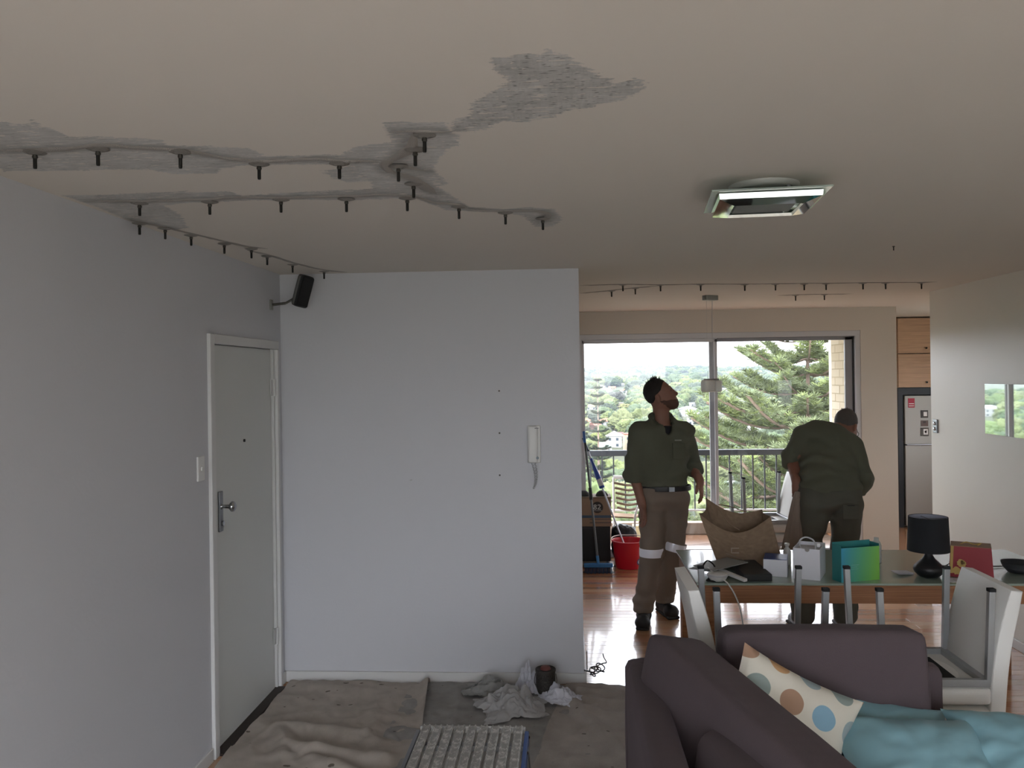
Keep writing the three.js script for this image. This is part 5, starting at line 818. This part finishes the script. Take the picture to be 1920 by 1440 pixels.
{ const t = thing('balcony_chair', 'white framed garden chair with curved brown back slats on the balcony', 'chair', [0.63, -0.02, -9.05], -0.35); const wh = std(0xe6e6e4, 0.4), br = std(0x7b6a58, 0.7);
  mesh('top_rail', tube([[-0.15, 0.79, -0.02], [0, 0.785, -0.05], [0.15, 0.77, -0.02]], 0.02, 10, 24), wh, t);
  for (let k = 0; k < 6; k++) { const y = 0.72 - k * 0.052, w = 0.135 - k * 0.006; const s = tube([[-w, y + 0.012, 0.0], [0, y - 0.012, -0.05], [w, y + 0.012, 0.0]], 0.013, 6, 16); s.scale(1, 1, 0.8); mesh('slat', s, br, t); }
  for (const s of [-1, 1]) { mesh('leg', tube([[s * 0.15, 0.79, -0.02], [s * 0.145, 0.5, 0.0], [s * 0.16, 0.2, -0.04], [s * 0.165, 0.0, -0.06]], 0.011, 8, 24), wh, t); mesh('leg', tube([[s * 0.155, 0.55, 0.03], [s * 0.18, 0.54, 0.2], [s * 0.18, 0.45, 0.33], [s * 0.18, 0.0, 0.34]], 0.011, 8, 24), wh, t); }
  for (let k = 0; k < 5; k++) mesh('seat_slat', rbox(0.32, 0.014, 0.055, 0.004, 0, 0.41 + 0.004 * k, 0.04 + k * 0.064), std(0xb99a7e, 0.7), t); }
// ---------------------------------------------------------------- people
M.skin = phys(0x87604f, 0.6, { sheen: 0.2, sheenColor: new THREE.Color(0x8a5a48) });
M.skinDark = std(0x7a5242, 0.6);
M.shirt = std(0x56584a, 0.92, { bumpMap: scaled(weave, 0.01), bumpScale: 0.0004 });
M.trouser = std(0x7c7064, 0.92, { bumpMap: scaled(weave, 0.01), bumpScale: 0.0004 });
M.trouserDark = std(0x53534a, 0.92, { bumpMap: scaled(weave, 0.01), bumpScale: 0.0004 });
M.hairDark = std(0x1d1a19, 0.7); M.hairGrey = std(0x4d4946, 0.75); M.boot = std(0x1c1d1f, 0.5); M.belt = std(0x16161a, 0.45); M.tee = std(0x1e2026, 0.9);
M.reflective = phys(0xf2f5ff, 0.3, { metalness: 0.15, clearcoat: 0.5, clearcoatRoughness: 0.25 });
// head in its own frame: face towards +z, crown towards +y
const headBase = (() => { const a = blend([ell([0, 0.035, -0.012], [0.076, 0.095, 0.096]), ell([0, -0.028, 0.03], [0.06, 0.085, 0.066]), cap([-0.044, -0.05, 0.005], [-0.018, -0.092, 0.06], 0.022, 0.024), cap([0.044, -0.05, 0.005], [0.018, -0.092, 0.06], 0.022, 0.024), cap([-0.012, -0.093, 0.062], [0.012, -0.093, 0.062], 0.024), ell([-0.038, -0.025, 0.062], [0.024, 0.03, 0.026]), ell([0.038, -0.025, 0.062], [0.024, 0.03, 0.026])], 0.035), b = blend([cap([0, 0.012, 0.092], [0, -0.03, 0.112], 0.009, 0.014), cap([-0.012, -0.034, 0.098], [0.012, -0.034, 0.098], 0.010), cap([-0.036, 0.026, 0.078], [0.036, 0.026, 0.078], 0.013), cap([-0.02, -0.058, 0.088], [0.02, -0.058, 0.088], 0.008), cap([-0.016, -0.067, 0.086], [0.016, -0.067, 0.086], 0.0085)], 0.008), s1 = ell([-0.033, 0.006, 0.104], [0.017, 0.012, 0.018]), s2 = ell([0.033, 0.006, 0.104], [0.017, 0.012, 0.018]), e1 = ell([-0.033, 0.004, 0.083], [0.013, 0.012, 0.013]), e2 = ell([0.033, 0.004, 0.083], [0.013, 0.012, 0.013]), ears = blend([ell([-0.079, -0.008, -0.008], [0.010, 0.032, 0.019]), ell([0.079, -0.008, -0.008], [0.010, 0.032, 0.019])], 0.004);
  return (x, y, z) => { let d = smin(a(x, y, z), b(x, y, z), 0.016); d = Math.max(d, -Math.min(s1(x, y, z), s2(x, y, z))); return Math.min(smin(d, ears(x, y, z), 0.008), e1(x, y, z), e2(x, y, z)); }; })();
function placed(f, pos, euler) { const m = new THREE.Matrix4().makeRotationFromEuler(new THREE.Euler(...euler, 'YXZ')).setPosition(...pos).invert(), e = m.elements; return (x, y, z) => f(e[0] * x + e[4] * y + e[8] * z + e[12], e[1] * x + e[5] * y + e[9] * z + e[13], e[2] * x + e[6] * y + e[10] * z + e[14]); }
// hand: wrist, direction of the fingers, direction towards the thumb side; curl in radians per joint
function handField(w, dir, thumb, curl, sc = 1) {
  const D = V(...dir).normalize(), T = V(...thumb); T.addScaledVector(D, -T.dot(D)).normalize(); const N = D.clone().cross(T).normalize(), W = V(...w), P = (a, b, c) => W.clone().addScaledVector(D, a * sc).addScaledVector(T, b * sc).addScaledVector(N, c * sc), L = (p) => p.toArray();
  const list = [cap(L(P(-0.03, 0, 0)), L(P(0.03, 0.0, 0)), 0.026 * sc, 0.024 * sc), cap(L(P(0.03, 0.022, 0)), L(P(0.082, 0.03, 0)), 0.017 * sc, 0.012 * sc), cap(L(P(0.03, 0.004, 0)), L(P(0.086, 0.010, 0)), 0.017 * sc, 0.012 * sc), cap(L(P(0.03, -0.01, 0)), L(P(0.084, -0.010, 0)), 0.016 * sc, 0.0115 * sc), cap(L(P(0.03, -0.02, 0)), L(P(0.076, -0.029, 0)), 0.015 * sc, 0.0105 * sc)];
  const fing = [];
  const chain = (base, len, out, c, r) => { let p = P(...base), a = c * 0.5, dirV = D.clone().addScaledVector(T, out).normalize(); const segs = [len * 0.45, len * 0.32, len * 0.23]; segs.forEach((s, i) => { const q = p.clone().addScaledVector(dirV, Math.cos(a) * s * sc).addScaledVector(N, Math.sin(a) * s * sc); fing.push(cap(L(p), L(q), (r - i * 0.0008) * sc, (r - 0.0008 * (i + 1)) * sc)); p = q; a += c; }); };
  chain([0.086, 0.031, 0], 0.074, 0.12, curl, 0.0092); chain([0.09, 0.0105, 0], 0.083, 0.03, curl * 1.1, 0.0095); chain([0.088, -0.010, 0], 0.077, -0.05, curl * 1.15, 0.0092); chain([0.078, -0.029, 0], 0.06, -0.15, curl * 1.2, 0.0084);
  const t0 = P(0.018, 0.022, 0.004), t1 = P(0.05, 0.05, 0.014), t2 = P(0.078, 0.056, 0.022), t3 = P(0.098, 0.052, 0.03); fing.push(cap(L(t0), L(t1), 0.016 * sc, 0.012 * sc), cap(L(t1), L(t2), 0.0115 * sc, 0.0105 * sc), cap(L(t2), L(t3), 0.0105 * sc, 0.008 * sc));
  const palm = blend(list, 0.012 * sc); return (x, y, z) => { let d = palm(x, y, z); for (const f of fing) d = smin(d, f(x, y, z), 0.005 * sc); return d; };
}
const boxAround = (pts, r) => { const lo = [1e9, 1e9, 1e9], hi = [-1e9, -1e9, -1e9]; for (const p of pts) for (let k = 0; k < 3; k++) { lo[k] = Math.min(lo[k], p[k] - r); hi[k] = Math.max(hi[k], p[k] + r); } return [lo, hi]; };
const folds = (amp, fx, fy, seed) => (x, y, z) => amp * (fbm(x * fx + seed, y * fy, z * fx, 3) + 0.5 * Math.sin(y * 60 + 6 * fbm(x * 5, y * 4, z * 5 + seed, 2)) * smooth(0.0, 0.5, fbm(x * 4 + seed, y * 3, z * 4, 2) + 0.2));
function bandRing(c, tilt, rx, rz, h, mat, parent, name) { // belt-like ring
  const g = lathe([[1, -h / 2], [1.012, -h / 2 * 0.6], [1.012, h / 2 * 0.6], [1, h / 2]], 40); g.scale(rx, 1, rz); g.rotateZ(tilt[0]); g.rotateX(tilt[1]); g.translate(...c); return mesh(name, g, mat, parent);
}
{ // standing man looking up
  const t = thing('person', 'man in khaki work shirt and grey trousers standing, looking up at the ceiling', 'person', [0.69, 0, -6.42]);
  const J = { shL: [-0.15, 1.43, 0.06], elL: [-0.195, 1.13, 0.05], wrL: [-0.142, 0.905, 0.11], shR: [0.195, 1.42, -0.06], elR: [0.25, 1.17, -0.12], wrR: [0.282, 1.075, 0.09], hipL: [-0.05, 0.9, 0.01], knL: [-0.07, 0.53, 0.06], anL: [-0.13, 0.1, 0.0], hipR: [0.11, 0.9, -0.02], knR: [0.095, 0.54, -0.03], anR: [0.055, 0.1, -0.28] };
  const headPos = [0.02, 1.695, 0.0], headRot = [-0.40, 1.18, 0.06];
  const limbs = blend([cap([-0.05, 1.36, 0.03], [-0.02, 1.0, 0.01], 0.1, 0.085), cap([0.10, 1.36, -0.03], [0.08, 1.0, 0], 0.1, 0.085), cap(J.shL, J.shR, 0.055), cap(J.shL, J.elL, 0.05, 0.042), cap(J.elL, J.wrL, 0.043, 0.029), cap(J.shR, J.elR, 0.05, 0.042), cap(J.elR, J.wrR, 0.043, 0.029), cap([0.025, 1.46, -0.01], [0.015, 1.62, -0.005], 0.062, 0.058), cap([-0.03, 0.95, 0.01], [0.09, 0.95, -0.01], 0.09), cap(J.hipL, J.knL, 0.085, 0.056), cap(J.knL, J.anL, 0.056, 0.042), cap(J.hipR, J.knR, 0.085, 0.056), cap(J.knR, J.anR, 0.056, 0.042)], 0.05);
  const hL = handField(J.wrL, [0.12, -1, 0.1], [0.35, 0, 0.9], 0.28), hR = handField(J.wrR, [0.12, -0.95, 0.3], [-0.3, -0.1, 0.95], 0.3), head = placed(headBase, headPos, headRot), neck = cap([0.025, 1.46, -0.01], [0.015, 1.62, -0.005], 0.062, 0.058);
  const body = [sdfMesh(limbs, ...boxAround([[-0.2, 0.05, -0.3], [0.3, 1.64, 0.15]], 0.08), 0.013), sdfMesh((x, y, z) => smin(head(x, y, z), neck(x, y, z), 0.04), [-0.13, 1.5, -0.16], [0.18, 1.88, 0.16], 0.005), sdfMesh((x, y, z) => smin(hL(x, y, z), cap(J.elL, J.wrL, 0.043, 0.029)(x, y, z), 0.02), [-0.24, 0.68, 0.0], [-0.02, 0.98, 0.24], 0.004), sdfMesh((x, y, z) => smin(hR(x, y, z), cap(J.elR, J.wrR, 0.043, 0.029)(x, y, z), 0.02), [0.16, 0.84, 0.02], [0.40, 1.12, 0.28], 0.004)];
  mesh('body', body, M.skin, t);
  // shirt with rolled sleeves and open collar
  const sf = folds(0.02, 7, 6, 3), torso = blend([cap([-0.065, 1.37, 0.035], [-0.03, 1.0, 0.015], 0.118, 0.118), cap([0.115, 1.37, -0.035], [0.085, 1.0, 0.0], 0.115, 0.115), cap([-0.15, 1.435, 0.06], [0.195, 1.425, -0.06], 0.072), cap([0.025, 1.49, -0.01], [0.02, 1.56, -0.012], 0.082, 0.075)], 0.07), slL = cap(J.shL, [-0.21, 1.10, 0.05], 0.074, 0.066), slR = cap(J.shR, [0.262, 1.15, -0.09], 0.07, 0.064), cufL = cap([-0.203, 1.12, 0.05], [-0.2, 1.085, 0.055], 0.071), cufR = cap([0.26, 1.16, -0.1], [0.268, 1.14, -0.07], 0.069);
  const neckHole = cap([0.035, 1.44, 0.03], [0.02, 1.75, -0.005], 0.064, 0.07), vee = cap([0.075, 1.36, 0.135], [0.045, 1.56, 0.05], 0.012, 0.045);
  const shirt = (x, y, z) => { let d = smin(torso(x, y, z), smin(slL(x, y, z), slR(x, y, z), 0.02), 0.022); d = Math.min(d, cufL(x, y, z), cufR(x, y, z)); d += sf(x, y, z); const cut = Math.max(-(y - 1.03), -((x + 0.2) < 0.06 && y < 1.3 ? (y - 1.06) : 1)); return Math.max(d, cut, -neckHole(x, y, z), -vee(x, y, z), y - 1.575); };
  mesh('shirt', sdfMesh(shirt, [-0.32, 0.95, -0.26], [0.4, 1.62, 0.24], 0.0095), M.shirt, t);
  mesh('undershirt', sdfMesh((x, y, z) => Math.max(blend([cap([-0.05, 1.36, 0.03], [-0.02, 1.1, 0.02], 0.108), cap([0.1, 1.36, -0.03], [0.08, 1.1, 0.0], 0.106), cap([0.03, 1.44, 0.0], [0.03, 1.46, 0.0], 0.07)], 0.06)(x, y, z), y - 1.475, 1.31 - y), [-0.2, 0.95, -0.2], [0.25, 1.5, 0.2], 0.012), M.tee, t);
  mesh('collar', join([tube([[0.095, 1.49, 0.055], [0.1, 1.53, 0.0], [0.06, 1.555, -0.07], [-0.01, 1.56, -0.08], [-0.06, 1.545, -0.03], [-0.05, 1.51, 0.04], [-0.005, 1.45, 0.1]], 0.016, 8, 50)]), M.shirt, t);
  mesh('pocket', join([rbox(0.095, 0.11, 0.006, 0.002, 0, 0, 0), rbox(0.1, 0.035, 0.008, 0.002, 0, 0.045, 0.003)]), M.shirt, t).position.set(0.135, 1.285, 0.088); t.children.at(-1).rotation.set(-0.06, 0.28, 0);
  mesh('pocket_badge', rbox(0.05, 0.008, 0.002, 0.0005), std(0x8d8f84, 0.8), t).position.set(0.13, 1.37, 0.092);
  // trousers
  const tf = folds(0.014, 6, 7, 9), legs = blend([cap([-0.045, 0.955, 0.012], [0.1, 0.955, -0.012], 0.122), cap([-0.055, 0.88, 0.01], [-0.07, 0.53, 0.06], 0.103, 0.082), cap([-0.07, 0.53, 0.06], [-0.128, 0.14, 0.0], 0.08, 0.073), cap([0.115, 0.88, -0.02], [0.1, 0.54, -0.03], 0.103, 0.082), cap([0.1, 0.54, -0.03], [0.057, 0.15, -0.27], 0.08, 0.073)], 0.035), hemL = cap([-0.13, 0.15, 0.0], [-0.131, 0.125, 0.0], 0.079), hemR = cap([0.058, 0.155, -0.265], [0.057, 0.13, -0.272], 0.079);
  mesh('trousers', sdfMesh((x, y, z) => Math.max(Math.min(legs(x, y, z), hemL(x, y, z), hemR(x, y, z)) + tf(x, y, z), y - 1.022, 0.085 - y), [-0.26, 0.05, -0.4], [0.27, 1.06, 0.2], 0.0105), M.trouser, t);
  bandRing([0.028, 1.014, 0], [0, 0], 0.203, 0.132, 0.036, M.belt, t, 'belt'); mesh('belt_buckle', rbox(0.042, 0.036, 0.006, 0.004, 0.075, 1.014, 0.132), M.chromeDull, t);
  bandRing([-0.0705, 0.545, 0.058], [0.0, 0.0], 0.0905, 0.094, 0.062, M.reflective, t, 'reflective_band'); bandRing([0.101, 0.57, -0.03], [-0.26, 0.0], 0.094, 0.096, 0.062, M.reflective, t, 'reflective_band');
  for (const [x, z, ry] of [[-0.13, 0.0, -0.14], [0.055, -0.28, 0.25]]) { const b = mesh('boot', sdfMesh((x, y, z) => Math.max(blend([cap([0, 0.06, -0.04], [0, 0.17, -0.01], 0.052, 0.05), cap([0, 0.05, -0.03], [0, 0.045, 0.15], 0.05, 0.045), ell([0, 0.045, 0.15], [0.052, 0.05, 0.055])], 0.03)(x, y, z) + 0.003 * N3(x * 40, y * 40, z * 40), -y + 0.018), [-0.09, 0, -0.12], [0.09, 0.25, 0.24], 0.008), M.boot, t); b.position.set(x, 0, z); b.rotation.y = ry; mesh('boot_sole', rbox(0.098, 0.024, 0.285, 0.012, 0, 0.0125, 0.06), std(0x2a2826, 0.8), b); }
  // hair and short beard follow the head
  const hairF = (x, y, z) => Math.max(ell([0, 0.042, -0.02], [0.085, 0.102, 0.1])(x, y, z) + 0.004 * N3(x * 90, y * 90, z * 90), -(y * 0.9 - z * 0.72 - 0.018 + Math.max(0, z) * 0.25), -(y + 0.05 - Math.max(0, z + 0.02) * 1.6));
  const hair = mesh('hair', sdfMesh(placed(hairF, headPos, headRot), [-0.14, 1.55, -0.16], [0.18, 1.88, 0.16], 0.005), M.hairDark, t);
  const sp = []; const R = rng(6); for (let k = 0; k < 70; k++) { const a = R() * 6.28, u = R() * 0.75, d = V(Math.cos(a) * u, 1, Math.sin(a) * u + 0.15).normalize(), b0 = V(d.x * 0.078, 0.042 + d.y * 0.094, -0.02 + d.z * 0.092), l = 0.014 + R() * 0.02; sp.push(bar(b0.toArray(), b0.clone().addScaledVector(d, l).add(V((R() - 0.5) * 0.012, 0, 0.006)).toArray(), 0.0032, 5, 0.0006)); } const spg = join(sp); spg.applyMatrix4(new THREE.Matrix4().makeRotationFromEuler(new THREE.Euler(...headRot, 'YXZ')).setPosition(...headPos)); mesh('hair_tufts', spg, M.hairDark, hair);
  const beardF = (x, y, z) => Math.max(headBase(x, y, z) - 0.0018 + 0.002 * N3(x * 120, y * 120, z * 120), y + 0.047 + 0.006 * N3(x * 60, y * 60, z * 60) + 0.28 * Math.max(0, z - 0.035) - 0.35 * Math.max(0, 0.04 - z), -(z + 0.004), -ell([0, -0.0625, 0.1], [0.02, 0.008, 0.03])(x, y, z), -ell([0, -0.02, 0.11], [0.05, 0.034, 0.06])(x, y, z));
  mesh('beard', sdfMesh(placed(beardF, headPos, headRot), [-0.14, 1.5, -0.16], [0.18, 1.88, 0.16], 0.0045), std(0x523b31, 0.85), t);
  const es = []; for (const s of [-1, 1]) { const g = new THREE.SphereGeometry(0.0062, 12, 10); g.translate(s * 0.033, 0.005, 0.0915); es.push(g); } const eg = join(es); eg.applyMatrix4(new THREE.Matrix4().makeRotationFromEuler(new THREE.Euler(...headRot, 'YXZ')).setPosition(...headPos)); mesh('eyes', eg, std(0x201814, 0.3), t);
}
{ // man bending forward, seen from behind
  const t = thing('person', 'man in dark khaki work clothes bending forward with his back turned', 'person', [1.83, 0, -6.26]);
  const J = { shL: [-0.075, 1.375, -0.2], elL: [-0.165, 1.23, -0.22], wrL: [-0.165, 1.06, -0.06], shR: [0.275, 1.31, -0.2], elR: [0.335, 1.07, -0.12], wrR: [0.262, 0.88, -0.24], hipL: [-0.06, 0.93, 0], knL: [-0.11, 0.5, -0.05], anL: [-0.155, 0.1, 0.02], hipR: [0.165, 0.93, 0], knR: [0.16, 0.5, -0.05], anR: [0.145, 0.1, 0.02] };
  const headPos = [0.30, 1.435, -0.40], headRot = [0.62, Math.PI - 0.75, 0.0];
  const spine = [cap([-0.01, 1.0, -0.02], [0.0, 1.34, -0.24], 0.11, 0.1), cap([0.13, 1.0, -0.02], [0.16, 1.33, -0.24], 0.11, 0.1)];
  const limbs = blend([...spine, cap(J.shL, J.shR, 0.058), cap(J.shL, J.elL, 0.05, 0.043), cap(J.elL, J.wrL, 0.043, 0.03), cap(J.shR, J.elR, 0.05, 0.043), cap(J.elR, J.wrR, 0.043, 0.03), cap([0.14, 1.36, -0.28], [0.27, 1.41, -0.38], 0.062, 0.058), cap([-0.03, 0.96, 0], [0.15, 0.96, 0], 0.11), cap(J.hipL, J.knL, 0.085, 0.058), cap(J.knL, J.anL, 0.056, 0.042), cap(J.hipR, J.knR, 0.085, 0.058), cap(J.knR, J.anR, 0.056, 0.042)], 0.05);
  const hL = handField(J.wrL, [0.02, -0.9, 0.3], [0.9, 0, 0.3], 0.75), hR = handField(J.wrR, [-0.4, -0.8, -0.2], [-0.3, 0, -0.9], 0.4), head = placed(headBase, headPos, headRot), neck = cap([0.14, 1.36, -0.28], [0.27, 1.41, -0.39], 0.062, 0.058);
  mesh('body', [sdfMesh(limbs, ...boxAround([[-0.22, 0.05, -0.4], [0.35, 1.5, 0.05]], 0.09), 0.013), sdfMesh((x, y, z) => smin(head(x, y, z), neck(x, y, z), 0.04), [0.08, 1.25, -0.6], [0.48, 1.62, -0.2], 0.005), sdfMesh((x, y, z) => smin(hL(x, y, z), cap(J.elL, J.wrL, 0.043, 0.03)(x, y, z), 0.02), [-0.28, 0.82, -0.16], [-0.06, 1.12, 0.12], 0.004), sdfMesh((x, y, z) => smin(hR(x, y, z), cap(J.elR, J.wrR, 0.043, 0.03)(x, y, z), 0.02), [0.06, 0.66, -0.42], [0.36, 0.96, -0.1], 0.004)], M.skinDark, t);
  const sf = folds(0.018, 6, 5, 13), torso = blend([cap([-0.01, 1.02, -0.02], [0.015, 1.345, -0.22], 0.14, 0.115), cap([0.14, 1.02, -0.02], [0.17, 1.33, -0.22], 0.14, 0.115), cap([-0.07, 1.38, -0.2], [0.27, 1.31, -0.2], 0.08), cap([0.04, 1.40, -0.22], [0.12, 1.395, -0.26], 0.095)], 0.06), slL = cap(J.shL, [-0.175, 1.215, -0.21], 0.072, 0.062), cufL = cap([-0.168, 1.235, -0.215], [-0.176, 1.205, -0.2], 0.068), slR = blend([cap(J.shR, J.elR, 0.08, 0.072), cap(J.elR, [0.31, 0.99, -0.16], 0.072, 0.064)], 0.03), cufR = cap([0.315, 1.01, -0.15], [0.3, 0.975, -0.17], 0.07);
  mesh('shirt', sdfMesh((x, y, z) => { let d = smin(torso(x, y, z), smin(slL(x, y, z), slR(x, y, z), 0.02), 0.03); d = Math.min(d, cufL(x, y, z), cufR(x, y, z)) + sf(x, y, z); return Math.max(d, x < 0.24 ? 0.985 - y : 0.945 - y, -cap([0.22, 1.40, -0.35], [0.34, 1.46, -0.46], 0.07)(x, y, z)); }, [-0.34, 0.9, -0.42], [0.46, 1.56, 0.18], 0.0095), M.shirt, t);
  const tf = folds(0.016, 5, 6, 21), legs = blend([cap([-0.045, 0.96, 0.0], [0.155, 0.96, 0.0], 0.128), cap([-0.06, 0.88, 0.01], [-0.11, 0.5, -0.05], 0.112, 0.09), cap([-0.11, 0.5, -0.05], [-0.155, 0.12, 0.02], 0.088, 0.082), cap([0.17, 0.88, 0.01], [0.16, 0.5, -0.05], 0.112, 0.09), cap([0.16, 0.5, -0.05], [0.145, 0.12, 0.02], 0.088, 0.082)], 0.035);
  mesh('trousers', sdfMesh((x, y, z) => Math.max(legs(x, y, z) + tf(x, y, z), y - 1.03, 0.06 - y), [-0.29, 0.03, -0.2], [0.33, 1.07, 0.2], 0.0105), M.trouserDark, t);
  mesh('back_pocket', rbox(0.11, 0.1, 0.006, 0.002), M.trouserDark, t).position.set(0.16, 0.87, 0.127); mesh('pocket_slit', rbox(0.05, 0.006, 0.004, 0.001), M.belt, t).position.set(0.16, 0.915, 0.131);
  for (const [x, z, ry] of [[-0.155, 0.0, 0.1], [0.145, 0.0, -0.1]]) { const b = mesh('boot', sdfMesh((x, y, z) => Math.max(blend([cap([0, 0.06, 0.03], [0, 0.17, 0.01], 0.052, 0.05), cap([0, 0.05, 0.03], [0, 0.045, -0.15], 0.05, 0.045)], 0.03)(x, y, z), -y + 0.018), [-0.09, 0, -0.24], [0.09, 0.25, 0.12], 0.009), M.boot, t); b.position.set(x, 0, z); b.rotation.y = ry; mesh('boot_sole', rbox(0.098, 0.024, 0.285, 0.012, 0, 0.0125, -0.06), std(0x2a2826, 0.8), b); }
  const hairF = (x, y, z) => Math.max(ell([0, 0.04, -0.018], [0.081, 0.099, 0.098])(x, y, z) + 0.003 * N3(x * 90, y * 90, z * 90), -(y * 0.9 - z * 0.72 - 0.02), -(y + 0.06 - Math.max(0, z + 0.02) * 1.6));
  const hair = mesh('hair', sdfMesh(placed(hairF, headPos, headRot), [0.08, 1.25, -0.6], [0.48, 1.62, -0.2], 0.005), M.hairGrey, t); const sp = []; const R = rng(8); for (let k = 0; k < 60; k++) { const a = R() * 6.28, u = R() * 1.2, d = V(Math.cos(a) * u, 1, Math.sin(a) * u - 0.3).normalize(), b0 = V(d.x * 0.078, 0.04 + d.y * 0.095, -0.018 + d.z * 0.094); sp.push(bar(b0.toArray(), b0.clone().addScaledVector(d, 0.008 + R() * 0.01).toArray(), 0.0022, 4, 0.0005)); } const spg = join(sp); spg.applyMatrix4(new THREE.Matrix4().makeRotationFromEuler(new THREE.Euler(...headRot, 'YXZ')).setPosition(...headPos)); mesh('hair_tufts', spg, M.hairGrey, hair);
  const gl = join([bar([-0.078, 0.008, 0.0], [-0.06, 0.008, 0.085], 0.0025, 6), bar([0.078, 0.008, 0.0], [0.06, 0.008, 0.085], 0.0025, 6), (() => { const g = new THREE.TorusGeometry(0.024, 0.0025, 6, 24); g.translate(-0.034, 0.004, 0.112); return g; })(), (() => { const g = new THREE.TorusGeometry(0.024, 0.0025, 6, 24); g.translate(0.034, 0.004, 0.112); return g; })()]); gl.applyMatrix4(new THREE.Matrix4().makeRotationFromEuler(new THREE.Euler(...headRot, 'YXZ')).setPosition(...headPos)); mesh('glasses', gl, M.belt, t);
}
// the sheet the bending man holds up
{
  const n = 60, m = 40, pos = [], idx = [], uv = [];
  for (let j = 0; j <= m; j++) for (let i = 0; i <= n; i++) { const v = j / m, a = (i / n) * Math.PI * 2, w = 0.02 + 0.075 * Math.pow(v, 0.7), k = 1 + 0.28 * Math.sin(a * 5 + 2 * v) * v + 0.12 * Math.sin(a * 9 + 1); pos.push(1.655 - 0.055 * v + Math.cos(a) * w * k, 1.0 - 0.62 * v, -6.24 + Math.sin(a) * w * 0.7 * k); uv.push(i / n * 0.5, v * 0.6); }
  for (let j = 0; j < m; j++) for (let i = 0; i < n; i++) { const a = j * (n + 1) + i; idx.push(a, a + 1, a + n + 2, a, a + n + 2, a + n + 1); }
  const g = new THREE.BufferGeometry(); g.setAttribute('position', new THREE.BufferAttribute(new Float32Array(pos), 3)); g.setAttribute('uv', new THREE.BufferAttribute(new Float32Array(uv), 2)); g.setIndex(idx); g.computeVertexNormals();
  solo('dust_sheet', 'brown grey dust sheet hanging in folds from the bending man\'s hand', 'sheet', g, std(0x8a7c70, 0.95));
}
renderer.render(scene, camera);
